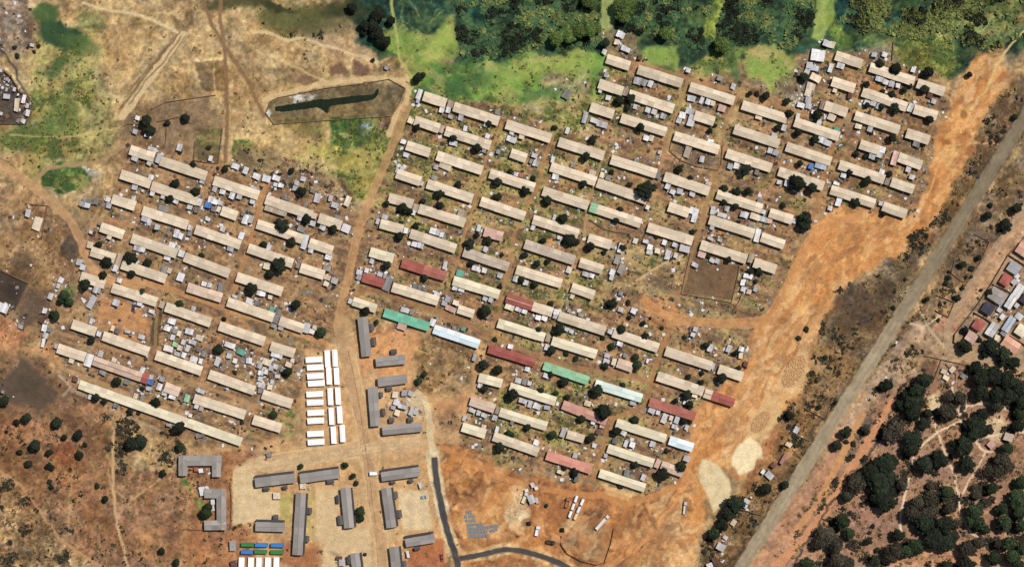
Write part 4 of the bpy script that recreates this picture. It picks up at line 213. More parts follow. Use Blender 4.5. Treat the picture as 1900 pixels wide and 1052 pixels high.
# settlement soil
P(BRN, Z("236 262 300 272 420 310 530 345 650 378 660 440 640 560 600 650 560 700 545 830 440 842 140 725 95 640 110 560 165 500 150 440 200 400 215 330"), 10, 1, amp=.62, sc=.1, st=1, gr=.17)
P(BRN, Z("745 250 772 185 940 200 1100 260 1120 120 1180 112 1370 150 1500 190 1505 100 1600 92 1770 150 1760 200 1700 410 1620 400 1520 400 1470 480 1440 580 1400 600 1390 700 1330 760 1290 890 1200 925 1000 880 850 830 860 740 900 650 790 620 640 560 640 480 700 340"), 10, 1, amp=.62, sc=.1, st=1, gr=.3)
P(None, Z("760 180 1000 200 1130 130 1180 150 1150 260 1120 350 1100 460 980 420 870 400 700 400 730 280"), 40, 1, gr=.62)
P(None, Z("700 350 900 350 1100 420 1120 620 980 640 900 560 700 480"), 40, 1, gr=.52)
P(None, Z("1330 200 1360 180 1420 330 1380 350 1330 300"), 30, .8, gr=.4)
P(None, Z("1240 160 1290 150 1250 300 1210 260"), 20, .8, gr=.5)
P(None, Z("860 680 1200 720 1200 800 1060 840 900 800"), 30, .8, gr=.5)
P((176,150,100), Z("900 380 980 400 960 480 900 460 860 420"), 20, .4); P((174,140,96), Z("1080 440 1280 470 1270 560 1180 560 1120 540"), 24, .8, amp=.7)
P((196,128,82), Z("1190 540 1255 548 1270 590 1240 620 1200 600"), 12, .9); P((204,134,76), Q(1350,60,S4,"900 300 1040 330 1080 400 950 390 900 360"), 6, .9)
P((198,138,88), Q(80,520,S4,"380 120 560 160 700 220 690 330 640 400 420 350 340 270"), 12, .9, amp=.25, gr=0, st=.3)
P((112,86,62), Q(1050,330,S4,"800 480 740 740 1060 790 1110 560 980 540"), 4, .95, 1, amp=.5, gr=0, st=.1); P((136,110,74), Q(1050,330,S4,"850 740 1060 790 1060 880 860 850"), 5, .8, 1)
B((98,74,56), 1387, 575, 22, 15, 0, 6, .9); B((120,96,74), 1221, 523, 20, 12, 0, 8, .8)
P((120,92,66), Z("1097 408 1145 420 1184 430 1178 436 1140 436 1094 414"), 3, .9, 1)
P((118,94,72), Q(1100,60,S4,"520 700 560 720 820 790 800 880 640 850 500 780"), 6, .8, 1, gr=0)
P((120,94,70), Q(1100,60,S4,"150 600 300 650 290 700 150 680"), 6, .8, 1, gr=0)
B((150,140,132), 1312, 204, 13, 10, 0, 8, .6); B((60,54,54), 1564, 272, 8, 7, 0, 5, .8)
P((176,170,150), Q(1100,60,S4,"1220 400 1330 350 1360 460 1300 480 1240 440"), 8, .7, amp=1.3, st=.8)
# paved brown strip in western block
P((84,70,50), Q(80,520,S4,"720 190 770 190 740 420 690 420 690 330"), 3, .95, 1, gr=.1, st=0)
# orange works strip on the east
P(ORG, Z("1835 95 1872 130 1850 175 1835 200 1790 300 1745 400 1700 470 1640 480 1560 545 1500 620 1440 690 1420 760 1380 800 1320 900 1300 1000 1290 1130 1050 1130 1150 960 1260 890 1290 770 1370 700 1392 610 1450 560 1470 490 1510 420 1560 380 1640 395 1700 400 1740 250 1775 180 1800 120"), 14, 1, amp=.55, gr=0, st=0, sc=0, gv=1)
P((226,172,110), Z("1760 210 1800 190 1800 260 1760 330 1740 300"), 24, .7); P((222,160,96), Z("1560 400 1700 400 1640 450 1560 460"), 20, .5)
P((222,176,118), Z("1480 500 1560 480 1500 560 1440 640 1430 600"), 18, .6); P((150,92,56), Z("1690 425 1730 420 1725 445 1700 455 1690 450"), 4, .9, 1)
P((206,158,104), Z("1380 640 1440 620 1440 760 1400 790 1370 720"), 18, .7)
P((196,160,110), Q(950,590,S4,"1700 460 1700 400 1830 230 1890 200 1900 330 1860 430 1790 480"), 6, .9, 1, amp=.5); P((198,160,112), Q(950,590,S4,"1490 740 1520 620 1680 500 1730 560 1710 670 1590 790"), 5, .9, 1)
P((232,206,160), Q(950,590,S4,"1450 820 1530 760 1580 850 1510 960 1480 1000 1410 940 1410 880"), 4, 1, 1, amp=.15); P((214,188,144), Q(950,590,S4,"1230 900 1330 950 1400 1050 1400 1150 1290 1240 1250 1120 1200 1020"), 6, .95, 1, amp=.25)
P((150,100,66), Q(950,590,S4,"1500 1000 1600 800 1720 700 1760 700 1600 1000 1520 1150 1460 1120"), 8, .8)
P((168,122,78), Z("1790 110 1870 90 1860 60 1900 40 1960 60 1960 -40 1850 80"), 12, .7); P((176,128,84), Z("1840 90 1868 92 1800 190 1790 210 1780 190"), 6, .8, 1)
B((134,96,60), 1788, 214, 7, 7, 0, 5, .8); B((136,90,52), 1793, 253, 8, 8, 0, 4, .9); B((160,104,62), 1757, 268, 11, 9, 0, 5, .8); B((150,104,66), 1800, 281, 11, 10, 0, 3, .9, 1)
# scrub beside the main road
P((118,94,70), Z("1880 150 1960 130 1960 260 1880 270 1800 360 1740 450 1700 480 1690 560 1640 620 1590 700 1500 830 1400 980 1340 1120 1290 1120 1310 1000 1400 900 1440 860 1460 740 1500 640 1540 570 1640 500 1690 440 1745 400 1790 300 1840 200"), 12, 1, amp=1.25, gr=.08, sc=1, st=0)
P((150,112,74), Z("1440 700 1500 640 1600 640 1560 720 1480 830 1400 960 1330 1040 1310 1000 1400 880"), 18, .75, amp=.9, sc=.6)
P((92,72,56), Z("1545 545 1580 530 1640 545 1660 570 1620 610 1580 610 1540 590"), 14, .9, sc=1.6)
P((150,130,102), Z("1650 540 1680 520 1690 560 1660 600"), 14, .7); P((170,150,126), Z("1690 590 1760 610 1740 660 1700 670 1660 650"), 18, .75, st=.6)
P((206,158,108), Z("1395 610 1440 590 1500 560 1530 600 1512 650 1495 710 1450 770 1420 840 1370 890 1335 860 1350 760 1385 690"), 12, .95, amp=.55, sc=0, gv=.9, gr=0)
P((204,168,118), Q(950,590,S4,"1700 460 1700 400 1830 230 1890 200 1900 330 1860 430 1790 480"), 6, .9, 1); P((206,170,120), Q(950,590,S4,"1490 740 1520 620 1680 500 1730 560 1710 670 1590 790"), 5, .9, 1)
P((232,206,160), Q(950,590,S4,"1450 820 1530 760 1580 850 1510 960 1480 1000 1410 940 1410 880"), 4, 1, 1, amp=.15, gv=0); P((214,188,144), Q(950,590,S4,"1230 900 1330 950 1400 1050 1400 1150 1290 1240 1250 1120 1200 1020"), 6, .95, 1, amp=.25, gv=0)
P((156,106,70), Q(950,590,S4,"1500 1000 1600 800 1700 720 1740 720 1600 960 1520 1110 1470 1100"), 7, .8, 1, gv=0)
# land east of the main road
P((178,130,98), Z("1960 300 1900 330 1840 400 1770 500 1700 600 1600 740 1500 880 1400 1030 1370 1120 1980 1120 1980 300"), 12, 1, amp=.7, gr=0, sc=.12, st=0)
P((160,120,94), Z("1960 660 1760 690 1690 640 1640 700 1560 860 1480 960 1440 1130 1980 1130"), 14, .9, 2, sc=1.0)
P((118,96,74), Z("1960 230 1900 250 1860 320 1780 440 1710 560 1640 660 1600 720 1700 600 1720 610 1770 560 1860 420 1960 330"), 10, .9, amp=1.2, sc=.9)
P((196,160,120), Z("1770 580 1800 520 1900 400 1960 340 1960 420 1840 560 1790 620"), 10, .5, st=.3)
P((150,116,86), Z("1745 520 1800 520 1770 590 1740 575"), 8, .8, sc=.6)
P((182,150,116), Z("1770 660 1780 600 1900 440 1960 420 1960 680 1870 680 1820 665"), 8, .85, amp=.5, st=.8, sc=.2)
P((186,158,130), Z("1600 720 1700 600 1760 620 1800 660 1720 680 1640 720 1600 800 1570 790"), 16, .75, amp=1, st=.4)
P((176,142,106), Z("1700 620 1760 610 1830 660 1900 680 1900 700 1780 680 1700 680 1650 720"), 10, .8)
P((216,190,150), Q(1480,640,2.552,"600 240 680 200 690 300 650 340 620 300"), 10, .8); P((214,186,144), Q(1480,640,2.552,"890 350 960 330 1010 380 960 460 890 430"), 12, .8)
P((150,112,96), Q(1480,640,2.552,"190 750 380 740 440 830 360 900 230 860"), 14, .6); P((192,136,98), Q(1480,640,2.552,"440 1052 560 990 650 960 760 990 850 1010 880 1052 1052 1090 600 1100"), 8, .8)
P((92,66,52), Q(1480,640,2.552,"590 80 680 70 640 170 600 110"), 8, .7); P((150,110,80), Q(1480,640,2.552,"640 60 700 80 860 100 780 190 650 170"), 8, .7, st=.8)
P((112,94,74), Q(1480,640,2.552,"300 380 360 270 380 300 330 400 240 540 220 500"), 8, .8, sc=1)
# south-west
P((146,106,76), Z("-70 640 60 650 140 720 330 800 345 840 340 1130 -70 1130"), 20, 1, amp=1.05, gr=.04, sc=.4, st=0)
P((172,140,102), Z("-70 850 20 880 90 960 180 1052 180 1130 -70 1130"), 30, .8, amp=1.4, sc=1); P((166,140,98), Z("200 770 260 780 350 830 330 870 210 870 195 820"), 20, .7, sc=.7)
B((124,74,52), 118, 848, 26, 22, 0, 16, .8); B((170,120,92), 40, 795, 40, 26, 0, 20, .6); B((100,78,58), 100, 975, 22, 20, 0, 14, .7)
P((158,124,88), Z("-70 340 60 350 150 450 165 500 120 560 100 640 -70 620"), 16, 1, amp=1.05, sc=.3, st=.25)
P((148,108,72), Z("44 378 88 388 82 450 34 440"), 5, .8, 1); P((82,64,50), Z("20 470 55 470 68 515 40 525 10 520"), 16, .75)
P((100,78,64), Z("55 530 100 540 90 590 40 600 25 595"), 12, .75); P((84,68,54), Z("112 455 130 436 145 450 148 475 130 490 114 475"), 3, .9, 1)
P((198,138,92), Z("-70 620 0 605 60 650 100 640 110 680 60 660 -20 650 -70 660"), 10, .8); P((190,126,86), Z("-70 592 20 592 60 625 30 640 -70 620"), 14, .7)
P((58,82,40), Z("78 318 108 306 150 312 168 330 150 350 118 362 85 345"), 7, .95, 2, amp=.8, gr=.5, sc=0); P((190,184,172), Z("150 308 185 315 180 335 160 325"), 6, .8, amp=1.5, st=1)
P((66,96,40), Z("110 538 142 534 135 565 112 572"), 6, .8); P((160,112,76), Z("60 690 75 680 130 690 130 700 75 700"), 5, .01)
# school grounds
P((188,146,102), Z("560 650 800 600 900 640 880 760 850 830 860 930 830 1000 830 1130 345 1130 345 830 470 830 560 800"), 14, 1, amp=.55, gr=.03, sc=.1, st=0)
P((200,140,92), Z("670 600 790 610 780 660 720 700 690 670 670 700"), 14, .75); P((156,126,88), Q(620,590,S4,"560 100 800 150 900 220 880 480 700 520 600 470 500 430 540 300"), 16, .9, amp=1.3, sc=.35, st=.5)
P((188,136,92), Q(620,590,S4,"640 560 880 470 860 620 700 640"), 12, .8); P((120,88,62), Q(620,590,S4,"660 640 780 560 820 700 720 740"), 16, .6, sc=.5)
P((150,100,68), Z("345 860 470 830 440 960 480 1000 440 1130 345 1130"), 14, .8, sc=.4, amp=.9); P((196,146,98), Q(310,748,S4,"110 480 240 470 230 560 300 620 180 620"), 8, .9)
P((70,104,42), Q(310,748,S4,"90 460 130 500 170 600 250 640 300 680 250 740 210 700 150 560 90 500"), 4, .9, 1, gr=.5)
P((96,116,52), Q(80,520,S4,"1420 820 1530 860 1590 830 1620 900 1600 1000 1500 1040 1540 960 1540 910 1360 860"), 8, .8, gr=.7)
P((206,176,132), Q(310,748,S4,"425 420 540 380 580 540 790 600 800 700 690 740 415 780"), 5, 1, 1, amp=.16, gr=0); P((204,172,128), Q(310,748,S4,"950 550 1090 555 1100 780 1300 810 1310 1050 1330 1400 1000 1400 1000 900 950 860"), 5, 1, 1, amp=.16, gr=0)
P((206,178,136), Q(310,748,S4,"1495 550 1670 560 1695 805 1520 815 1480 700"), 4, 1, 1, amp=.14, gr=0); P((200,160,112), Q(310,748,S4,"1350 780 1540 800 1540 870 1420 890 1360 860"), 5, .9, 1)
P((168,150,84), Q(310,748,S4,"730 580 810 560 800 800 760 760 720 720"), 8, .8, gr=.35); P((186,162,104), Q(310,748,S4,"890 500 960 640 960 870 890 900"), 8, .8)
P((150,90,58), Q(310,748,S4,"720 900 960 900 1000 980 960 1052 720 1052"), 10, .7); P((160,92,60), Q(310,748,S4,"1540 930 1760 880 1800 1052 1790 1200 1540 1200"), 8, .8)
P((216,190,148), Q(620,590,S4,"490 470 560 500 600 560 590 640 480 640 420 560"), 8, .9, 1, amp=.3, st=.4); P((184,140,96), Q(620,590,S4,"420 600 480 640 420 650"), 5, .9)
# construction yard
P((168,112,70), Z("850 830 1010 890 1200 930 1290 900 1200 1130 850 1130 835 960 815 860"), 10, 1, amp=.8, gr=0, sc=.03, st=.05, gv=.9)
P((206,146,88), Q(800,748,S4,"130 400 250 340 360 400 250 470 200 600 160 580 140 480"), 8, .9); P((206,148,90), Q(800,748,S4,"300 460 420 410 470 450 400 520 330 520"), 8, .9)
P((206,150,92), Q(800,748,S4,"150 640 420 640 480 760 440 860 200 880 140 800"), 10, .9, 1, amp=.3)
P((218,190,146), Q(800,748,S4,"480 560 590 450 600 640 630 680 600 840 530 830 480 740 440 620"), 10, .9, amp=.5)
P((110,70,44), Q(800,748,S4,"180 570 250 500 230 460 350 420 270 560 210 600"), 5, .75, 2); P((104,70,46), Q(800,748,S4,"340 520 480 440 580 400 600 420 470 480 420 520"), 5, .7, 2); P((112,72,48), Q(800,748,S4,"40 260 150 290 130 330 250 300 60 370"), 6, .7)
P((150,92,56), Q(800,748,S4,"640 500 860 560 860 760 640 780 600 640"), 10, .8, 2, amp=.4)
P((148,122,92), Q(800,748,S4,"850 860 950 770 1150 800 1160 900 1100 1020 980 990 860 950"), 8, .9, 1, amp=.5); P((112,90,70), Q(800,748,S4,"1050 780 1160 790 1110 940 1040 950 1060 860"), 8, .7); P((120,98,76), Q(800,748,S4,"920 880 1030 880 1020 970 920 960"), 5, .7)
P((92,64,44), Q(800,748,S4,"940 710 1100 680 1140 760 1040 800 960 790"), 9, .7); B((226,196,148), 1057, 974, 12, 9, 0, 5, .9)
P((222,178,120), Q(800,748,S4,"1080 500 1200 530 1320 580 1280 640 1130 590"), 7, .95, 1, amp=.3)
P((226,196,150), Q(800,748,S4,"1480 640 1600 760 1620 880 1760 930 1760 1052 1440 1052 1360 960 1480 920 1560 960 1560 880 1450 760"), 14, .5)
P((212,170,118), Z("1190 960 1240 900 1280 920 1260 1010 1180 1130 1120 1130"), 14, .6)
# dark new road shoulders and general streets
Lp((214,188,146), Z("803 842 808 880 816 922 829 980 845 1030 850 1060"), 24, 3, .95, gr=0); Lp((216,180,130), Z("849 1036 900 1026 945 1018 1003 1030 1060 1056"), 24, 3, .95)
def LATE():
    Lp((200,160,114), Z("636 600 650 680 668 770 684 850 696 940 712 1060"), 30, 8, .55, 1); Lp((200,164,120), Z("470 862 570 850 660 836 790 818"), 30, 8, .6, 1)
    P((202,168,124), Q(310,748,S4,"415 400 560 370 900 360 900 420 560 440 440 480"), 8, .7, 1); P((202,168,124), Q(310,748,S4,"940 520 1310 520 1320 840 1380 1052 960 1052"), 12, .35, 2)
    B((48,70,44), 118, 74, 46, 20, 18, 12, .85); B((54,76,48), 96, 56, 22, 16, 0, 10, .8); B((70,92,50), 88, 30, 22, 16, 0, 12, .7); B((84,104,54), 150, 90, 40, 14, 20, 12, .6)
    B((76,98,52), 105, 122, 26, 10, -40, 10, .6); B((86,104,54), 60, 250, 46, 22, 0, 16, .5); B((84,102,52), 110, 225, 30, 40, 10, 20, .45)
    B((84,82,48), 560, 40, 80, 26, 10, 24, .65); B((54,56,34), 650, 20, 50, 18, 0, 18, .75); B((50,52,32), 500, 10, 46, 8, 12, 7, .75); B((78,74,46), 440, 6, 50, 9, 0, 8, .6)
    B((118,88,70), 627, 131, 15, 10, 0, 6, .7); B((110,82,66), 668, 125, 14, 11, 0, 6, .7); B((122,94,70), 565, 143, 15, 10, 0, 8, .6)
    B((140,96,58), 1788, 214, 7, 7, 0, 4, .75, 1); B((130,84,50), 1793, 253, 8, 7, 0, 4, .85, 1); B((156,98,58), 1757, 268, 10, 9, 0, 4, .75, 1); B((150,100,62), 1800, 281, 11, 9, 0, 3, .8, 1); B((150,92,52), 1708, 440, 20, 14, 0, 6, .75, 1)
    B((158,106,62), 1870, 150, 12, 20, 30, 8, .4, 1)
    for x_, y_, a_, b_ in ((1100, 130, 40, 22), (1050, 120, 40, 14), (960, 140, 60, 16), (1215, 105, 28, 16), (1430, 130, 30, 22), (820, 78, 28, 22)): B((136,156,70), x_, y_, a_, b_, -8, 14, .5)
    for x_, y_, a_, b_ in ((870, 150, 50, 14), (1010, 175, 60, 10), (1120, 150, 12, 30), (1245, 140, 14, 20), (1360, 130, 12, 34)): B((66,98,54), x_, y_, a_, b_, -8, 12, .6)
    for i, q in enumerate(SHACKS):
        r_ = random.Random(i)
        if r_.random() < .45 and SHACKS[i][0] < 1500: B((108,86,68), q[0]+r_.uniform(-8, 8), q[1]+r_.uniform(-8, 8), r_.uniform(5, 11), r_.uniform(3, 7), 18, 5, r_.uniform(.25, .6), 1)
    for s_, wd_, c_ in (("835 935 850 900 865 905 870 885 890 870 905 855 900 845", 4, (116,76,48)), ("897 905 915 890 930 882 945 875 965 864", 5, (112,72,46)), ("838 862 855 868 870 855 890 850 905 862", 4, (120,78,50)),
      ("1040 995 1050 1020 1075 1038 1110 1046", 3, (96,68,48)), ("985 900 1030 930 1080 925 1130 940", 4, (128,84,54)), ("1230 780 1240 820 1235 870", 5, (150,104,66)), ("1480 640 1460 680 1440 700", 4, (150,100,62)),
      ("1375 690 1400 660 1420 640 1440 600", 3, (168,112,66)), ("1530 560 1500 600 1480 640", 4, (140,96,60)), ("1310 960 1340 900 1365 860 1400 820 1450 790", 6, (158,104,66)), ("1400 940 1440 880 1480 830", 3, (120,90,64)),
      ("1180 965 1230 940 1280 945", 4, (170,118,74)), ("1120 1000 1160 960 1190 940", 3, (146,100,64)), ("1250 1000 1290 980 1330 1000", 5, (176,126,82)), ("1340 985 1310 1010 1290 1050", 4, (150,104,68))):
        Lp(c_, Z(s_), wd_, 4, .6, 2)
    for i in range(120):
        r_ = random.Random(900+i); x_ = r_.uniform(840, 1290); y_ = r_.uniform(870, 1050)
        if SET[int((y_-Y0)/STEP), int((x_-X0)/STEP)] < .4: B([(110,74,48),(212,160,104),(150,98,60),(196,140,88)][i % 4], x_, y_, r_.uniform(4, 15), r_.uniform(2.5, 7), r_.uniform(0, 180), 4, .5, 2, h=r_.uniform(-1.0, 2.0))
    for s_, wd_, c_, a_ in PATHS: Lp(c_, Z(s_), wd_*(1.15 if a_ > .3 else 1), 2.2, min(1, a_*1.15), 1)
    for s_ in ("1828 180 1795 260 1765 340 1735 400 1690 440 1620 450 1560 470 1510 540 1470 610 1420 690 1385 780 1330 860 1280 930 1200 1010 1130 1080", "1812 210 1778 290 1750 360 1700 420 1640 425 1570 440 1510 490 1480 560 1440 640 1395 740 1345 830 1290 905",
      "1835 200 1810 260 1780 340 1745 420 1690 460 1600 490 1540 550 1490 640 1450 720", "1600 405 1560 430 1520 480 1490 560 1440 590 1390 600", "1290 900 1320 820 1370 740 1400 690"):
        c_ = resample(Z(s_), 4); n_ = np.stack([-np.gradient(c_[:, 1]), np.gradient(c_[:, 0])], 1); n_ /= np.linalg.norm(n_, axis=1)[:, None]
        for o_ in (-2.6, 2.6): Lp((160,104,62), [tuple(q) for q in (c_+n_*o_)[::3]], 1.5, 2, .38, 2)
        Lp((226,178,122), [tuple(q) for q in c_[::3]], 3, 3, .25, 2)
    for i in range(110):
        r_ = random.Random(3000+i); t_ = r_.random()*1.0; c0 = resample(Z("1820 170 1770 300 1720 420 1600 460 1500 560 1430 660 1390 780 1300 920 1200 1040"), 6)
        q_ = c0[int(t_*(len(c0)-1))]; x_, y_ = q_[0]+r_.gauss(0, 26), q_[1]+r_.gauss(0, 20)
        if GRAV[int(np.clip((y_-Y0)/STEP, 0, NY-1)), int(np.clip((x_-X0)/STEP, 0, NX-1))] > .5:
            B([(166,104,58), (236,192,138), (186,122,68), (150,98,60), (224,172,108)][i % 5], x_, y_, r_.uniform(6, 26), r_.uniform(2.5, 7), r_.uniform(-75, -20) if r_.random() < .8 else r_.uniform(0, 180), 5, r_.uniform(.3, .6), 2, h=r_.uniform(-.5, .7))
    P((232,206,160), Q(950,590,S4,"1440 830 1530 750 1590 850 1520 960 1480 1005 1410 945 1400 880"), 6, .95, 2); P((214,188,144), Q(950,590,S4,"1220 900 1330 950 1400 1050 1400 1150 1290 1240 1250 1120 1190 1020"), 6, .85, 1)
    P((212,176,126), Q(950,590,S4,"1700 460 1700 400 1830 230 1890 200 1900 330 1860 430 1790 480"), 6, .6, 1); P((206,170,120), Q(950,590,S4,"1490 740 1520 620 1680 500 1730 560 1710 670 1590 790"), 5, .6, 1)
    for s_ in ("1716 370 1740 384", "1668 560 1694 578", "1556 728 1582 745", "1474 865 1500 882", "1392 1000 1424 1020"): Lp((110,94,74), Z(s_), 2, 2, .5, 1)
    P((74,62,52), Z("38 667 60 674 109 727 100 745 66 770 8 735 -10 715"), 12, .9, 2); B((58,50,42), 50, 715, 26, 20, 30, 12, .6); P((110,88,68), Z("20 640 70 650 130 720 110 780 50 790 -20 750 -20 660"), 20, .35); P((66,54,46), Z("-20 495 4 503 53 526 29 575 -20 584"), 3.5, .92, 1); B((54,46,40), 18, 540, 18, 14, 20, 10, .6); P((96,78,64), Z("50 530 90 545 80 600 30 600 30 575"), 14, .5)
    Lp((60,50,42), Q(1250,748,S4,"1050 0 880 200 830 360 700 540 540 780 340 1052"), 3.2, 2.5, .7, 2)
    Lp((58,50,40), Q(1250,748,S4,"1420 30 1340 170 1180 420 1050 640 880 880 760 1052"), 4, 3, .8, 2)
    Lp((70,58,48), Q(1580,380,3.459,"280 690 180 860 40 1050"), 3, 3, .7, 2)
    # green ditch trees' bed and the moat round the hedge
    B((98,82,60), 453, 300, 22, 16, 0, 8, .5)
PATHS = [("622 648 636 690 650 740 662 790 668 815 640 824 580 832 520 840 478 850", 2.6, (212,178,132), .75), ("660 655 668 700 680 745 694 790 704 812 730 818 780 808", 2.6, (212,178,132), .75), ("668 850 676 880 684 930 694 990 700 1052", 2.4, (208,172,126), .7), ("706 846 700 870 706 920 716 970 724 1052", 2.4, (208,172,126), .7), ("500 876 560 862 620 852 668 848", 2.6, (212,178,132), .7),("341 64 312 100 282 141 250 185 226 218", 12, (206,176,130), .8), ("334 62 304 96 274 134 246 172 222 204", 3, (112,86,60), .7), ("322 70 290 110 262 142 238 170", 2.5, (116,90,64), .6), ("336 70 300 120 270 150 240 195", 3, (120,94,68), .6), ("345 66 305 128 290 150", 2.5, (128,100,72), .5),
 ("372 -10 395 50 416 85 421 141 421 231 418 300", 6, (132,100,70), .85), ("410 0 408 30 416 85 440 120 460 150 477 187 490 215", 6, (134,102,72), .85), ("154 5 200 20 244 26 285 38 308 51 330 62", 4.5, (212,184,138), .8),
 ("470 60 500 62 535 76 560 70 600 84 640 96 680 108 700 115", 5, (212,184,136), .7), ("475 95 510 110 560 130 600 150", 3, (206,176,128), .6), ("490 185 560 165 620 152 700 146 745 150 758 168 752 195 735 215 722 250", 9, (200,168,120), .9),
 ("725 0 735 60 742 110 760 140 765 165", 5, (166,166,92), .8), ("20 250 120 256 200 240 226 236", 3, (190,160,110), .6), ("60 340 90 312 140 305 190 300 240 262", 7, (164,130,92), .8),
 ("1900 60 1870 90 1850 120 1830 170 1800 205", 4, (206,176,118), .8), ("1480 0 1440 60 1400 80 1330 85", 3, (150,160,80), .01),
 ("510 690 512 760", 1, (1,1,1), 0),
 ("212 800 210 835 209 870 213 948 222 990 230 1014 238 1060", 4.5, (196,158,112), .8), ("200 870 206 905 240 930 280 900 330 860", 3, (190,156,112), .55), ("136 870 130 930 128 980", 3, (186,148,104), .6), ("-10 868 40 900 90 970 110 1000 170 1040 200 1060", 5, (186,136,96), .7), ("262 1000 256 960 250 930 262 880", 3, (186,140,98), .5),
 ("112 696 130 716 118 735", 4, (190,172,150), .7), ("128 722 160 735 230 770 300 800", 5, (176,156,130), .5),
 ("1260 555 1200 585 1155 620 1110 640", 3, (190,150,104), .0), ("1180 520 1230 490 1270 472", 2.5, (200,178,130), .8),
 ("1766 716 1772 745 1781 770 1793 755 1797 748", 3.2, (222,196,160), .95), ("1731 770 1738 800 1757 850 1771 880 1778 915 1784 960 1800 985 1835 1010", 3.4, (222,190,156), .95), ("1708 830 1740 800 1781 782 1800 800 1811 818 1825 836 1840 838", 3.4, (222,192,156), .95), ("1695 850 1688 880 1680 910 1670 960 1672 985", 3.8, (222,196,164), .95),
 ("1827 838 1822 855 1805 880 1790 905 1780 925", 3, (216,180,146), .9), ("1797 752 1830 748 1870 760", 3.2, (220,196,160), .85), ("1808 817 1840 808 1880 800 1900 802", 3.2, (220,196,160), .85),
 ("1655 748 1620 805 1583 864 1530 950 1490 1000 1450 1040 1430 1060", 14, (200,138,96), .75), ("1600 770 1560 850 1520 930 1480 980", 12, (200,142,92), .7), ("1680 700 1650 740 1590 770", 4, (176,132,96), .5),
 ("1744 586 1716 605 1690 600", 3, (206,184,150), .7), ("1700 560 1730 620 1760 650", 3, (200,176,140), .6), ("1720 370 1755 272 1800 266 1860 268", 3, (214,160,100), .7),
 ("1290 760 1285 830 1270 900 1200 1000 1120 1060", 10, (206,142,88), .6), ("1250 930 1200 985 1150 1060", 3, (168,116,72), .7), ("1262 935 1212 992 1165 1060", 3, (172,120,76), .6), ("1300 760 1340 720 1390 690", 8, (196,134,84), .5),
 ("820 830 880 860 930 885 1000 905 1060 915 1110 920", 10, (190,128,78), .7), ("1110 915 1160 935 1200 925 1260 900", 9, (186,126,76), .7), ("1440 610 1470 570 1500 520 1560 470", 6, (188,120,70), .5), ("1420 640 1380 700 1350 760 1300 830", 7, (206,146,90), .6),
 ("1530 440 1590 415 1660 440 1700 430", 4, (186,122,72), .5), ("1480 470 1510 430 1560 410", 4, (184,120,70), .5)]
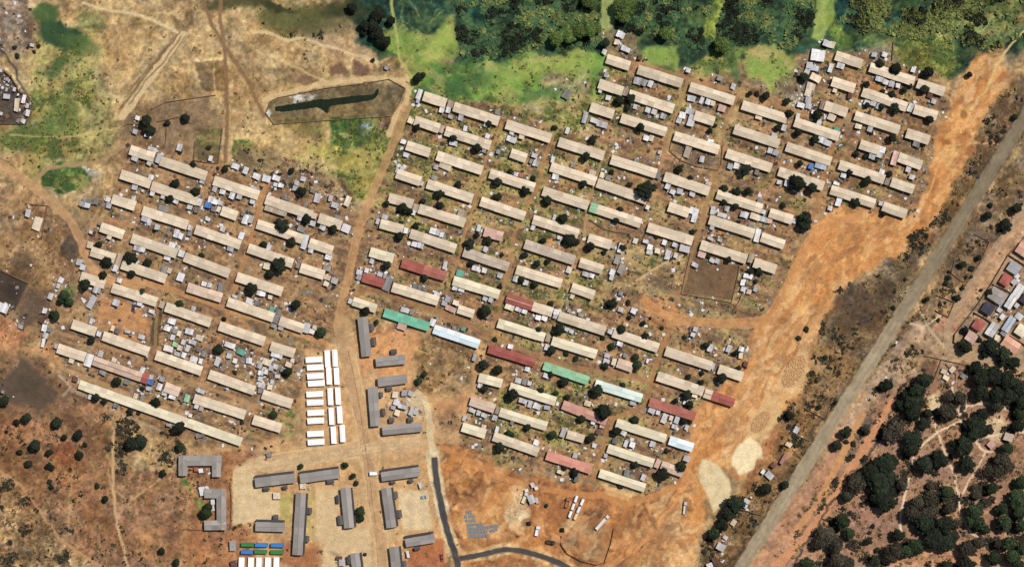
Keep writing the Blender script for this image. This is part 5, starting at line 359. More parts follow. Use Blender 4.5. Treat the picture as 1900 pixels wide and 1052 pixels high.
ROADS = [
 ("dirt_road", "-70 268 0 305 60 345 90 370 118 395 140 425 152 455 162 485 178 505 210 520 270 528", 16, (198,150,106), "orange-brown dirt road entering at the left edge"),
 ("dirt_street", "205 528 250 524 300 532 340 545 420 573 500 598 560 620 612 640", 11, (204,146,94), "orange dirt street running through the western block"),
 ("dirt_street", "148 472 160 455 170 420 200 408 240 420", 6, (180,132,90), "short dirt lane at the western block's corner"),
 ("dirt_street", "40 645 90 662 130 690 200 715 300 757 400 800 450 830", 8, (182,142,98), "sandy lane above the longest row house"),
 ("dirt_street", "120 620 170 635 250 662 340 700 440 740 500 765 555 790", 6, (172,128,88), "brown lane between the lower western rows"),
 ("dirt_street", "392 316 384 345 376 375 362 405 350 440", 7, (168,124,86), "brown cross lane, upper western block"),
 ("dirt_street", "500 335 488 360 478 400 468 440 455 480 440 520 425 575 415 610 400 650", 9, (186,130,84), "orange cross lane down the western block"),
 ("dirt_street", "295 560 290 600 288 640 286 690", 6, (156,116,80), "dark cross lane, lower western block"),
 ("main_dirt_road", "756 195 738 245 716 300 690 360 668 420 655 470 645 520 636 560 628 600 630 640", 16, (194,146,100), "dirt road climbing between the two blocks"),
 ("dirt_street", "640 560 680 538 720 545 765 562 840 590 910 622 945 640", 12, (156,112,74), "brown street above the coloured roofs"),
 ("dirt_street", "945 640 1005 662 1060 680 1130 690 1180 700 1205 712", 9, (166,120,82), "brown street behind the green roof"),
 ("dirt_street", "932 225 915 268 900 300 888 345 878 385 860 440 850 480 838 515", 6, (170,124,84), "first cross lane of the eastern block"),
 ("dirt_street", "1026 248 1012 292 998 345 975 390 953 440 946 492 930 545 925 590 915 640", 8, (172,124,82), "second cross lane of the eastern block"),
 ("dirt_street", "1126 270 1111 315 1100 355 1088 400 1084 440", 5, (176,140,98), "third cross lane of the eastern block"),
 ("dirt_street", "1276 148 1262 195 1245 245 1232 285 1220 330", 5, (166,126,84), "grassy cross lane, upper eastern block"),
 ("dirt_street", "1325 310 1318 350 1305 400 1294 440 1284 470 1270 520 1258 556", 8, (168,124,84), "cross lane beside the walled plot"),
 ("dirt_street", "1382 150 1368 180 1352 215 1342 245 1345 270 1336 310 1324 345 1400 370 1480 395", 6, (166,122,84), "winding lane, upper eastern block"),
 ("dirt_street", "1498 195 1475 240 1450 300 1430 350", 6, (168,122,82), "cross lane, eastern block's right half"),
 ("dirt_street", "1572 200 1558 230 1545 270 1530 320 1520 370 1505 410", 9, (172,122,80), "wide cross lane near the orange strip"),
 ("dirt_street", "1740 180 1735 222 1722 262 1708 306 1698 350", 6, (150,112,78), "lane along the eastern block's right side"),
 ("dirt_street", "1180 118 1240 135 1300 155 1375 172 1420 190 1500 215", 8, (174,130,88), "lane along the block's top edge"),
 ("dirt_street", "1245 608 1228 650 1212 690 1203 730 1196 752 1160 768 1135 778 1122 815 1108 860 1095 900", 9, (168,118,76), "lane curving down through the lower eastern block"),
 ("orange_track", "1190 552 1225 580 1265 592 1330 600 1400 595 1430 580 1455 540 1480 490 1500 450 1540 415 1600 400", 16, (204,142,90), "orange graded track below the walled plot"),
 ("orange_track", "1240 600 1300 600 1370 606 1420 600 1450 580", 9, (198,142,92), "orange side track"),
 ("sandy_path", "770 726 790 746 797 790 800 825 803 845", 13, (216,190,148), "pale sandy path above the dark new road"),
 ("worn_road", "630 600 634 640 648 700 664 760 678 820 684 860 693 930 704 990 712 1060 716 1120", 17, (178,138,100), "worn central road past the white sheds"),
 ("worn_road", "472 862 500 865 570 850 640 838 680 832 730 824 780 818", 19, (200,166,124), "sandy side road crossing the central road"),
 ("suburb_road", "1960 300 1896 394 1862 440 1834 478 1800 530 1771 577 1758 610 1760 640 1780 655 1840 668 1900 682 1960 690", 13, (172,144,112), "narrow road round the eastern suburb"),
 ("suburb_road", "1640 1060 1680 1032 1730 1022 1790 1030 1830 1045 1880 1060", 11, (206,150,110), "sandy curved track at the grove's lower edge"),
]
ASPH = [
 ("main_road", "1985 86 1900 220 1827 336 1765 436 1679 571 1597 701 1540 791 1487 876 1412 995 1340 1108", 27, (158,138,110), "broad worn tarmac road crossing the right side"),
 ("new_road", "806 848 809 885 816 922 829 980 845 1030 850 1060 852 1120", 12.5, (74,70,68), "dark freshly laid tarmac road at the bottom"),
 ("new_road", "851 1036 900 1027 945 1019 1003 1031 1055 1053 1120 1090", 11, (78,73,70), "dark new tarmac branch running right"),
 ("centre_seam", "646 650 655 690 664 735 671 780 678 830 683 862 690 920 697 970", 1.6, (142,114,88), "darker tar strip in the middle of the central road"),
]
WALLS = [
 (Q(*T2, "100 740 70 820 130 900 400 880 650 862 980 842 1040 740 1080 640 960 575 750 610 500 640 150 710 100 740"), "dark wall running all round the long pond enclosure", .8, False),
 (Z("1281 470 1271 512 1264 545 1310 553 1357 561 1366 525 1372 494"), "dark wall round the big bare walled plot", .9, False),
 (Z("1095 408 1120 425 1143 431 1168 433 1186 424 1190 416"), "curved wall behind the mint-ended row house", .8, False),
 (Q(1100,60,S4,"505 700 490 760 560 820 660 860 800 885 822 850 830 730"), "curving wall round a dirt yard, upper eastern block", .8, False),
 (Z("282 203 308 190 350 184 400 177"), "low wall arching above the northwestern trees", .9, False), (Z("226 236 236 230 257 231"), "short low wall beside two white huts", .9, False),
 (Z("292 226 330 218 348 208"), "low wall between two dark round trees", .9, False), (Z("310 230 308 262 305 272"), "short wall below the small dark tree", .9, False),
 (Z("413 240 405 303 385 302 360 298 362 262"), "wall round the dark garden plot", 1.0, False),
 (Z("427 895 430 930 428 980 400 984 340 981"), "brown wall beside the upper tarmac lot and scrub", .9, False),
 (Q(800,748,S4,"835 850 830 900 870 960 960 1010 1060 1035 1110 1020 1150 900 1170 800"), "curved fence round the excavated plot", 1.2, True),
 (Q(1580,380,3.459,"1107 210 1005 320 900 500 800 650 660 830 655 880 750 930"), "long boundary wall along the suburb's road side", 1.6, False),
 (Q(1580,380,3.459,"1005 320 1060 355 1130 400"), "boundary wall between two suburb plots, upper", 1.5, False), (Q(1580,380,3.459,"905 510 1000 550 1060 600"), "boundary wall below the red suburb roof", 1.5, False),
 (Q(1580,380,3.459,"785 690 860 730 940 790"), "boundary wall above lower red suburb roof", 1.5, False), (Q(1580,380,3.459,"1015 840 1100 890 1150 930"), "boundary wall below the cream suburb roof", 1.5, False),
 (Q(1580,380,3.459,"790 190 885 238 820 380 720 500 640 440 660 360"), "broken wall round the scrubby roadside plots", .8, False), (Q(1580,380,3.459,"545 580 660 625 620 720 540 680"), "wall round the bare roadside plot", 1.0, False),
 (Q(1250,748,S4,"840 30 960 95"), "short wall across a roadside plot, upper", 1.0, False), (Q(1250,748,S4,"425 675 560 715"), "short wall across a roadside plot, lower", 1.0, False), (Q(1250,748,S4,"745 185 870 240"), "short wall below the small roadside hut", 1.0, False),
 (Q(1480,640,2.552,"600 50 680 68 820 100"), "wall along the grove's top edge", .9, False), (Q(1480,640,2.552,"680 70 650 150 640 175"), "dark wall running down into the grove", .9, False), (Q(1480,640,2.552,"700 90 750 140 745 180"), "ruined wall inside the grove's top corner", .8, False),
 (Q(0,80,6.575,"-20 400 60 345 140 420 210 530 235 600 320 640 375 760 375 880 320 985 -20 985"), "dark wall enclosing the northwestern compound", 1.5, False),
 (Z("-20 495 4 503 53 526 29 575"), "wall round the black burnt plot", 1.0, False),
 (Q(1050,330,S4,"1165 640 1110 790 1065 860"), "fence beside the round dark plot", 1.0, True),
 (Z("48 378 88 382 78 440"), "low wall round a lone homestead at left", 1.0, False),
 (Q(1420,0,3.896,"925 310 915 440"), "wall beside the riverside garden", 1.0, False),
]
VEH = [("car", 247.9, 571.5, 100, 4.4, 1.9, (50,70,120), "dark blue car parked on the orange yard"), ("car", 787, 921.7, -8, 4.6, 1.9, (170,172,176), "grey car parked on the right tarmac lot"),
 ("truck", 693.6, 877.4, 178, 5.2, 2.3, (232,232,232), "white truck beside the central road"), ("truck", 973.7, 923, -68, 7.4, 2.3, (206,196,170), "pale tan truck beside the white shack"),
 ("trailer", 1068.6, 924.5, -70, 4.2, 1.9, (236,236,236), "white tank trailer, top of the left line of three"), ("trailer", 1063, 939, -70, 4.2, 1.9, (226,226,226), "white tank trailer, middle of the left line of three"), ("trailer", 1057.8, 953, -70, 4.2, 1.9, (236,236,236), "white tank trailer, bottom of the left line of three"),
 ("trailer", 1080, 930.5, -66, 4.2, 1.9, (236,236,236), "white tank trailer, top of the right line of three"), ("trailer", 1073.5, 944.5, -66, 4.2, 1.9, (222,222,222), "white tank trailer, middle of the right line of three"), ("trailer", 1068, 957, -66, 4.0, 1.9, (226,200,150), "tan-ended tank trailer, bottom of the right line"),
 ("truck", 1052.7, 931.5, -76, 6.4, 2.2, (150,104,80), "brown flatbed truck left of the white trailers"), ("truck", 1117.5, 968.5, -48, 12.0, 2.2, (206,202,194), "long pale truck parked diagonally"),
 ("truck", 997, 984, -78, 6.4, 2.3, (220,220,226), "white truck below the sand pile"), ("truck", 1021.5, 1005, 8, 5.6, 2.2, (66,60,58), "dark wrecked truck with torn load bed"),
 ("truck", 1270.4, 941.5, -83, 8.0, 1.7, (196,190,184), "narrow pale truck on the orange dirt"), ("bus", 1452.6, 850.8, -60, 6.8, 2.3, (156,112,112), "faded pink bus beside the main road"), ("truck", 1435.2, 862.5, -58, 4.4, 2.0, (134,84,80), "small dull-red truck near the faded bus"),
 ("car", 820, 1034, 82, 5.0, 1.8, (140,74,66), "dull red car left of the new road"), ("car", 756.7, 1028, 80, 4.4, 1.8, (228,228,228), "white car beside the lowest crosswise building")]

def yard_mottle():
    global CF
    S = SET[..., None]
    a = math.radians(18.2)
    s1 = fbm(7, 711, 3, ax=4.5, ang=a); s2 = fbm(12, 721, 4, ax=2.2, ang=a); s3 = fbm(5, 731, 3)
    m = (sst((s1-.02)/.3)*.5)[..., None]*S; CF = CF*(1-m)+CF*np.array([.60, .57, .56])*m
    m = (sst((s2-.06)/.22)*.72)[..., None]*S; CF = CF*(1-m)+np.array([106, 84, 66.])*m
    m = (sst((-s2-.14)/.22)*.55)[..., None]*S; CF = CF*(1-m)+np.array([190, 152, 108.])*m
    m = (sst((-s1-.12)/.2)*.4)[..., None]*S; CF = CF*(1-m)+np.array([186, 132, 86.])*m
    gg = np.clip(GR*2.4, 0, 1)*sst((fbm(16, 741, 4, ax=2, ang=a)-.02)/.2)
    m = (gg*.6)[..., None]; CF = CF*(1-m)+np.array([182, 162, 98.])*m
    m = (.26*SET*np.clip(1-2*GR, .3, 1))[..., None]; CF = CF*(1-m)+np.array([122, 102, 84.])*m
    CF = CF*(1+.26*(s3*SET)[..., None])
    # open country: fine straw, brown and olive flecks
    A = np.clip(AM-.45, 0, 1)*(1-.7*SET)*(CF.mean(-1) > 80)
    f1 = fbm(9, 751, 4, X=WX, Y=WY); f2 = fbm(11, 761, 4, X=WX, Y=WY); f3 = fbm(4, 771, 2)
    m = (sst((f1-.08)/.2)*.42*A)[..., None]; CF = CF*(1-m)+CF*np.array([.62, .56, .52])*m
    m = (sst((-f1-.1)/.25)*.3*A)[..., None]; CF = CF*(1-m)+np.minimum(CF*1.22, 240)*m
    f4 = fbm(55, 775, 5, X=WX, Y=WY); m = (sst((f4-.02)/.2)*.75*A)[..., None]; CF = CF*(1-m)+CF*np.array([.80, .73, .68])*m
    for sd_, sc_ in ((841, 30), (851, 46)):
        q1 = 1-np.abs(fbm(sc_, sd_, 3, X=WX, Y=WY))*11; m = (np.clip(q1, 0, 1)*.5*A*sst((fbm(90, sd_+3, 2)+.15)/.3))[..., None]; CF = CF*(1-m)+np.minimum(CF*1.2+np.array([22, 16, 10.]), 235)*m
    q2 = 1-np.abs(fbm(36, 861, 3, X=WX, Y=WY))*12; m = (np.clip(q2, 0, 1)*.4*A)[..., None]; CF = CF*(1-m)+CF*np.array([.66, .6, .55])*m
    m = (sst((f2-.12)/.2)*.4*A)[..., None]; CF = CF*(1-m)+CF*np.array([.84, .9, .62])*m
    CF = CF*(1+(.2*f3*A)[..., None])
    # graded earth: streaks the way the machines went
    G = np.clip(GRAV, 0, 1); an = math.radians(125)
    g1 = fbm(7, 781, 4, ax=2.6, ang=an, X=WX, Y=WY); g2 = fbm(16, 791, 4, ax=2.4, ang=an, X=WX, Y=WY); g3 = fbm(5, 795, 3)
    m = (sst((g1-.06)/.25)*.4*G)[..., None]; CF = CF*(1-m)+CF*np.array([.80, .74, .68])*m
    m = (sst((g2-.08)/.2)*.6*G)[..., None]; CF = CF*(1-m)+np.array([166, 106, 60.])*m
    g5 = fbm(30, 797, 5, X=WX, Y=WY); m = (sst((g5-.02)/.14)*.5*G)[..., None]; CF = CF*(1-m)+np.array([206, 140, 82.])*m
    m = (sst((-g5-.16)/.12)*.5*G)[..., None]; CF = CF*(1-m)+np.array([152, 106, 72.])*m
    m = (sst((-g2-.08)/.2)*.5*G)[..., None]; CF = CF*(1-m)+np.array([222, 176, 122.])*m
    CF = CF*(1+(.13*g3*G)[..., None])
    # woods: patches of lighter canopy floor
    Wd = sst((105-CF[..., 1])/25)*(GY < 130)*(GX > 640)
    w1 = fbm(20, 801, 4, X=WX, Y=WY); w2 = fbm(7, 805, 3)
    m = (sst((w1-.05)/.2)*.5*Wd)[..., None]; CF = CF*(1-m)+np.array([84, 104, 62.])*m
    CF = CF*(1+(.4*w2*Wd)[..., None])
# broad tonal variation, then zone specific mottling
n1 = fbm(70, 21, 5); n2 = fbm(18, 31, 4); n3 = fbm(5, 41, 2); n4 = fbm(34, 51, 4)
rid = 1-np.abs(fbm(42, 61, 4))*3.2; rid = np.clip(rid, 0, 1)**5
g = (n1*.16+n2*.26+n3*.22)*AM
CF *= (1+g)[..., None]
CF += (np.array([14, 4, -8.])*(n4*AM)[..., None])
dk = sst((fbm(26, 71, 5)-.10)/.28)*np.clip(AM-.6, 0, 1.2)
CF *= (1-.30*dk)[..., None]
CF += (np.array([26, 22, 14.])*(rid*np.clip(AM-.4, 0, 1)*.8)[..., None])
ga_ = fbm(8, 85, 4, ax=3.6, ang=math.radians(18.2))*.75+fbm(30, 86, 3)*.6
gm = sst((fbm(24, 81, 5)*(1-SET)+ga_*SET+(GR-.5)*1.15+.02)/.22)*np.clip(GR*3, 0, 1)
gc = np.where((fbm(30, 91, 3) > 0)[..., None], np.array([124, 126, 66.]), np.array([80, 92, 50.]))
gc = gc*(1+.35*n2+.25*n3)[..., None]
CF = CF*(1-.78*gm[..., None])+gc*.78*gm[..., None]
yard_mottle()
LATE()
CF = np.clip(CF, 8, 245)
LIN = lin(CF)*ALB*np.array([.98, 1.04, 1.09])
ROADM = np.zeros((NY, NX))
for q_ in ROADS+ASPH:
    s_, m_ = mask_line(Z(q_[1]), q_[2]+1, 2, 0)
    if m_ is not None: ROADM[s_] = np.maximum(ROADM[s_], m_)
for q_ in PATHS:
    if q_[3] > .3:
        s_, m_ = mask_line(Z(q_[0]), q_[1], 2, 1)
        if m_ is not None: ROADM[s_] = np.maximum(ROADM[s_], m_*.8)
CLEAR = np.clip(1-ROADM, 0, 1)*sst((AM-.35)/.2)
SCB *= CLEAR; SET *= np.clip(1-ROADM*1.1, 0, 1)
base_h = fbm(40, 101, 5)*.55*np.clip(AM-.55, 0, 1)+fbm(7, 111, 2)*.14*np.clip(AM-.3, .1, 1)
HF += base_h
edge = np.minimum(np.minimum(GX-X0, X1-GX), np.minimum(GY-Y0, Y1-GY)); HF *= np.clip(edge/40, 0, 1)
def samp(F, px, py):
    u = np.clip((np.asarray(px)-X0)/STEP, 0, NX-1.001); v = np.clip((np.asarray(py)-Y0)/STEP, 0, NY-1.001)
    i = u.astype(int); j = v.astype(int); fu = u-i; fv = v-j
    if F.ndim == 3: fu = fu[..., None]; fv = fv[..., None]
    return (F[j, i]*(1-fu)+F[j, i+1]*fu)*(1-fv)+(F[j+1, i]*(1-fu)+F[j+1, i+1]*fu)*fv
def gz(px, py): return float(samp(HF, np.array([px]), np.array([py]))[0])

# ------------------------------------------------------------------ materials
def newmat(n):
    m = bpy.data.materials.new(n); m.use_nodes = True
    return m, m.node_tree, m.node_tree.nodes["Principled BSDF"]
def mixc(t, fac, a, b, mode='MIX'):
    x = t.nodes.new("ShaderNodeMix"); x.data_type = 'RGBA'; x.blend_type = mode
    for sock, v in ((x.inputs[0], fac), (x.inputs[6], a), (x.inputs[7], b)):
        if hasattr(v, 'is_linked') or hasattr(v, 'node'): t.links.new(v, sock)
        elif isinstance(v, (int, float)): sock.default_value = v if sock is x.inputs[0] else (v, v, v, 1)
        else: sock.default_value = tuple(v[:3])+(1,)
    return x.outputs[2]
def noise_n(t, scale, detail=4, rough=.6, coord='Object', dist=0):
    n = t.nodes.new("ShaderNodeTexNoise"); n.inputs['Scale'].default_value = scale
    n.inputs['Detail'].default_value = detail; n.inputs['Roughness'].default_value = rough; n.inputs['Distortion'].default_value = dist
    tc = t.nodes.new("ShaderNodeTexCoord"); t.links.new(tc.outputs[coord], n.inputs['Vector'])
    return n.outputs[0]
def ramp(t, v, a, b, lo=0.0, hi=1.0):
    r = t.nodes.new("ShaderNodeMapRange"); t.links.new(v, r.inputs[0])
    r.inputs[1].default_value = a; r.inputs[2].default_value = b; r.inputs[3].default_value = lo; r.inputs[4].default_value = hi
    return r.outputs[0]
def bump(t, b, h, st, dist=.3):
    n = t.nodes.new("ShaderNodeBump"); n.inputs['Strength'].default_value = st; n.inputs['Distance'].default_value = dist
    t.links.new(h, n.inputs['Height']); t.links.new(n.outputs[0], b.inputs['Normal'])
def attr_mat(name, rough=1.0, s1=1.0, amp=.24, bmp=.9):
    m, t, b = newmat(name)
    a = t.nodes.new("ShaderNodeAttribute"); a.attribute_name = "Col"
    n = noise_n(t, s1, 6, .7); n2_ = noise_n(t, s1*.22, 4, .6)
    f = ramp(t, n, .3, .7, 1-amp, 1+amp); f2 = ramp(t, n2_, .3, .7, 1-amp*.7, 1+amp*.7)
    mu = t.nodes.new("ShaderNodeMath"); mu.operation = 'MULTIPLY'; t.links.new(f, mu.inputs[0]); t.links.new(f2, mu.inputs[1])
    vm = t.nodes.new("ShaderNodeVectorMath"); vm.operation = 'SCALE'
    t.links.new(a.outputs[0], vm.inputs[0]); t.links.new(mu.outputs[0], vm.inputs['Scale'])
    t.links.new(vm.outputs[0], b.inputs['Base Color']); b.inputs['Roughness'].default_value = rough
    b.inputs['Specular IOR Level'].default_value = .15
    if bmp: bump(t, b, n, bmp)
    return m
_rm = {}
def roof_mat(key, c, stain=.5, rough=.75, alb=1.0):
    if key in _rm: return _rm[key]
    m, t, b = newmat("roof_sheet_"+key)
    base = tuple(lin(c)*ALB*alb)
    oi = t.nodes.new("ShaderNodeObjectInfo")
    tc = t.nodes.new("ShaderNodeTexCoord")
    ad = t.nodes.new("ShaderNodeVectorMath"); ad.operation = 'ADD'
    sc = t.nodes.new("ShaderNodeMath"); sc.operation = 'MULTIPLY'; sc.inputs[1].default_value = 300; t.links.new(oi.outputs['Random'], sc.inputs[0])
    t.links.new(tc.outputs['Object'], ad.inputs[0]); t.links.new(sc.outputs[0], ad.inputs[1])
    def nz(s, d, r, st=(1, 1, 1)):
        mp = t.nodes.new("ShaderNodeMapping"); mp.inputs['Scale'].default_value = st; t.links.new(ad.outputs[0], mp.inputs[0])
        n = t.nodes.new("ShaderNodeTexNoise"); n.inputs['Scale'].default_value = s; n.inputs['Detail'].default_value = d; n.inputs['Roughness'].default_value = r
        t.links.new(mp.outputs[0], n.inputs['Vector']); return n.outputs[0]
    big = nz(.22, 5, .65); st = nz(.8, 4, .7, (1.6, .35, 1)); fine = nz(2.2, 4, .75)
    dark = tuple(v*.55 for v in base); warm = (base[0]*.86, base[1]*.74, base[2]*.66)
    c1 = mixc(t, ramp(t, big, .42, .68, 0, stain), base, warm)
    c2 = mixc(t, ramp(t, st, .52, .74, 0, stain*.75), c1, dark)
    c3 = mixc(t, ramp(t, fine, .62, .74, 0, stain*.6), c2, tuple(v*.35 for v in base))
    f = ramp(t, oi.outputs['Random'], 0, 1, *((.62, 1.12) if key in 'wgtsc' and key != 't' else (.86, 1.1)))
    at = t.nodes.new("ShaderNodeAttribute"); at.attribute_name = "bay"
    f3 = ramp(t, at.outputs['Fac'], 0, 1, .72 if key in ('w', 'g', 's', 'c') else .84, 1.12)
    mu = t.nodes.new("ShaderNodeMath"); mu.operation = 'MULTIPLY'; t.links.new(f, mu.inputs[0]); t.links.new(f3, mu.inputs[1])
    vm = t.nodes.new("ShaderNodeVectorMath"); vm.operation = 'SCALE'; t.links.new(c3, vm.inputs[0]); t.links.new(mu.outputs[0], vm.inputs['Scale'])
    t.links.new(vm.outputs[0], b.inputs['Base Color']); b.inputs['Roughness'].default_value = rough
    b.inputs['Specular IOR Level'].default_value = .3
    w = t.nodes.new("ShaderNodeTexWave"); w.inputs['Scale'].default_value = 1.1; w.inputs['Distortion'].default_value = 0
    w.bands_direction = 'X'; t.links.new(tc.outputs['Object'], w.inputs['Vector'])
    bump(t, b, w.outputs[0], .25, .05)
    _rm[key] = m; return m
def plain(name, c, rough=.8, var=.2, sc=1.5, metal=0, bmp=.2):
    m, t, b = newmat(name)
    base = tuple(lin(c)*ALB)
    n = noise_n(t, sc, 5, .65)
    cc = mixc(t, ramp(t, n, .35, .7), tuple(v*(1+var) for v in base), tuple(v*(1-var) for v in base))
    t.links.new(cc, b.inputs['Base Color']); b.inputs['Roughness'].default_value = rough; b.inputs['Metallic'].default_value = metal
    b.inputs['Specular IOR Level'].default_value = .25
    if bmp: bump(t, b, n, bmp, .1)
    return m
def leafmat(name, c1, c2):
    m, t, b = newmat(name)
    n = noise_n(t, 3.2, 4, .7); oi = t.nodes.new("ShaderNodeObjectInfo")
    a, d = tuple(lin(c1)), tuple(lin(c2))
    cc = mixc(t, ramp(t, n, .36, .66), a, d)
    f = ramp(t, oi.outputs['Random'], 0, 1, .72, 1.3)
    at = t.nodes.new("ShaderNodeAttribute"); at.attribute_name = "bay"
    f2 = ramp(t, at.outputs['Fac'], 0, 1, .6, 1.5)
    mu = t.nodes.new("ShaderNodeMath"); mu.operation = 'MULTIPLY'; t.links.new(f, mu.inputs[0]); t.links.new(f2, mu.inputs[1])
    vm = t.nodes.new("ShaderNodeVectorMath"); vm.operation = 'SCALE'; t.links.new(cc, vm.inputs[0]); t.links.new(mu.outputs[0], vm.inputs['Scale'])
    t.links.new(vm.outputs[0], b.inputs['Base Color']); b.inputs['Roughness'].default_value = .85; b.inputs['Specular IOR Level'].default_value = .1
    return m
SOIL = attr_mat("soil")
PAL = dict(t=(219,203,178), m=(217,193,172), k=(198,183,165), y=(222,211,182), p=(206,172,158), m2=(202,154,138), P=(213,150,132), r=(164,94,84), r2=(176,112,98),
 G=(120,190,160), B=(216,230,236), W=(218,232,222), M=(150,198,160), c=(188,170,150), w=(220,220,221), g=(146,144,140), s=(184,197,210), b=(70,118,182), e=(95,158,140),
 d=(104,74,66), n=(160,160,166), n2=(164,157,150), k2=(66,66,78), G2=(56,134,78), B2=(62,130,200), p2=(214,165,142), grey=(152,145,139), shaded_grey=(92,88,86), shade_dark=(66,64,66))  # closing dark greys carry shade in the colour
def RM(k):
    st = dict(w=.8, B=.35, G=.8, k=.95, m=.85, r=1.0, r2=1.0, m2=.9, P=.6, grey=.22, y=.4, W=.3, p=.8, c=.8, g=.8).get(k, .75)
    return roof_mat(k, PAL[k], st, .85 if k != 'B' else .6)
WALL = [plain("mud_brick_wall", (150,118,92)), plain("pale_render_wall", (196,182,160)), plain("grey_block_wall", (140,134,126)), plain("rusty_sheet_wall", (128,92,72))]
M_DOOR = plain("door_paint", (70,82,92)); M_GLASS = plain("dark_window", (40,46,52), .25, .1)
M_TARENT = roof_mat('tent', (244,244,242), .16, .6)
M_BARK = plain("bark", (84,66,52)); M_TYRE = plain("tyre_rubber", (30,30,30)); M_STONE = plain("rubble_stone", (168,158,148))
M_WALLDK = plain("yard_wall_blocks", (116,96,76)); M_POST = plain("fence_post_timber", (90,72,56))
M_POND = plain("dark_pond_water", (22,34,20), .9, .4, .3)
M_ASPH = attr_mat("worn_asphalt", .9, 1.6, .12, .25)

# ------------------------------------------------------------------ mesh helpers
def mesh(name, v, f, mats, mi=None, bay=None):
    me = bpy.data.meshes.new(name); me.from_pydata([tuple(p) for p in v], [], f)
    for m in mats: me.materials.append(m)
    if mi is not None: me.polygons.foreach_set("material_index", mi)
    if bay is not None:
        a = me.attributes.new("bay", 'FLOAT', 'FACE'); a.data.foreach_set("value", np.array(bay, dtype=np.float32))
    me.update(); return me
def obj(name, me, parent=None, loc=None, rz=0, **tags):
    o = bpy.data.objects.new(name, me); COL.objects.link(o)
    if parent is not None: o.parent = parent
    if loc is not None: o.location = loc
    if rz: o.rotation_euler = (0, 0, rz)
    for k, v in tags.items():
        if v: o[k] = v
    return o
def box(v, f, x0, x1, y0, y1, z0, z1):
    n = len(v)
    v += [(x0,y0,z0),(x1,y0,z0),(x1,y1,z0),(x0,y1,z0),(x0,y0,z1),(x1,y0,z1),(x1,y1,z1),(x0,y1,z1)]
    f += [(n,n+3,n+2,n+1),(n+4,n+5,n+6,n+7),(n,n+1,n+5,n+4),(n+1,n+2,n+6,n+5),(n+2,n+3,n+7,n+6),(n+3,n,n+4,n+7)]
def grid_mesh(name, PX, PY, dz, mat, colf=None, hmode=True, cmul=None):
    ny, nx = PX.shape
    z = samp(HF, PX, PY)+dz
    v = np.stack([(PX-950)*K, (526-PY)*K, z], -1).reshape(-1, 3).astype(np.float32)
    i = np.arange(ny*nx).reshape(ny, nx)
    q = np.stack([i[1:, :-1], i[1:, 1:], i[:-1, 1:], i[:-1, :-1]], -1).reshape(-1, 4).astype(np.int32)
    me = bpy.data.meshes.new(name)
    me.vertices.add(len(v)); me.vertices.foreach_set("co", v.ravel())
    me.loops.add(q.size); me.loops.foreach_set("vertex_index", q.ravel())
    me.polygons.add(len(q)); me.polygons.foreach_set("loop_start", np.arange(0, q.size, 4, dtype=np.int32))
    try: me.polygons.foreach_set("loop_total", np.full(len(q), 4, dtype=np.int32))
    except Exception: pass
    c = samp(LIN, PX, PY) if colf is None else colf
    if cmul is not None: c = c*cmul[..., None]
    a = me.color_attributes.new("Col", 'FLOAT_COLOR', 'POINT')
    a.data.foreach_set("color", np.concatenate([c, np.ones(c.shape[:2]+(1,))], -1).astype(np.float32).ravel())
    me.materials.append(mat); me.update(calc_edges=True); me.validate()
    me.polygons.foreach_set("use_smooth", np.ones(len(me.polygons), dtype=bool))
    return me
g_o = obj("ground", grid_mesh("ground", GX, GY, 0, SOIL), kind="structure", label="dry brown and green open ground under the whole settlement")
# land running on to the horizon all round the surveyed sheet
def outland():
    n = 40; v = []; f = []; cols = []
    rings = [0, 60, 200, 600, 2000, 8000]
    per = []
    for i in range(n): per.append((X0+(X1-X0)*i/n, Y0))
    for i in range(n): per.append((X1, Y0+(Y1-Y0)*i/n))
    for i in range(n): per.append((X1-(X1-X0)*i/n, Y1))
    for i in range(n): per.append((X0, Y1-(Y1-Y0)*i/n))
    cx, cy = 950, 526
    for r in rings:
        for (x, y) in per:
            s = 1+r/900.0
            X, Y = cx+(x-cx)*s, cy+(y-cy)*s
            w = W(X, Y); v.append((w[0], w[1], 0)); c0 = samp(LIN, np.array([x]), np.array([y]))[0]
            t = min(1, r/300); cols.append(tuple(c0*(1-t)+lin((150,122,88))*ALB*t)+(1,))
    m = len(per)
    for k in range(len(rings)-1):
        for i in range(m):
            f.append((k*m+i, k*m+(i+1) % m, (k+1)*m+(i+1) % m, (k+1)*m+i))
    me = mesh("terrain", v, f, [SOIL]); a = me.color_attributes.new("Col", 'FLOAT_COLOR', 'POINT')
    a.data.foreach_set("color", np.array(cols, dtype=np.float32).ravel())
    return me
obj("terrain", outland(), kind="structure", label="open country running on beyond the settlement")
_rz = [0.03]
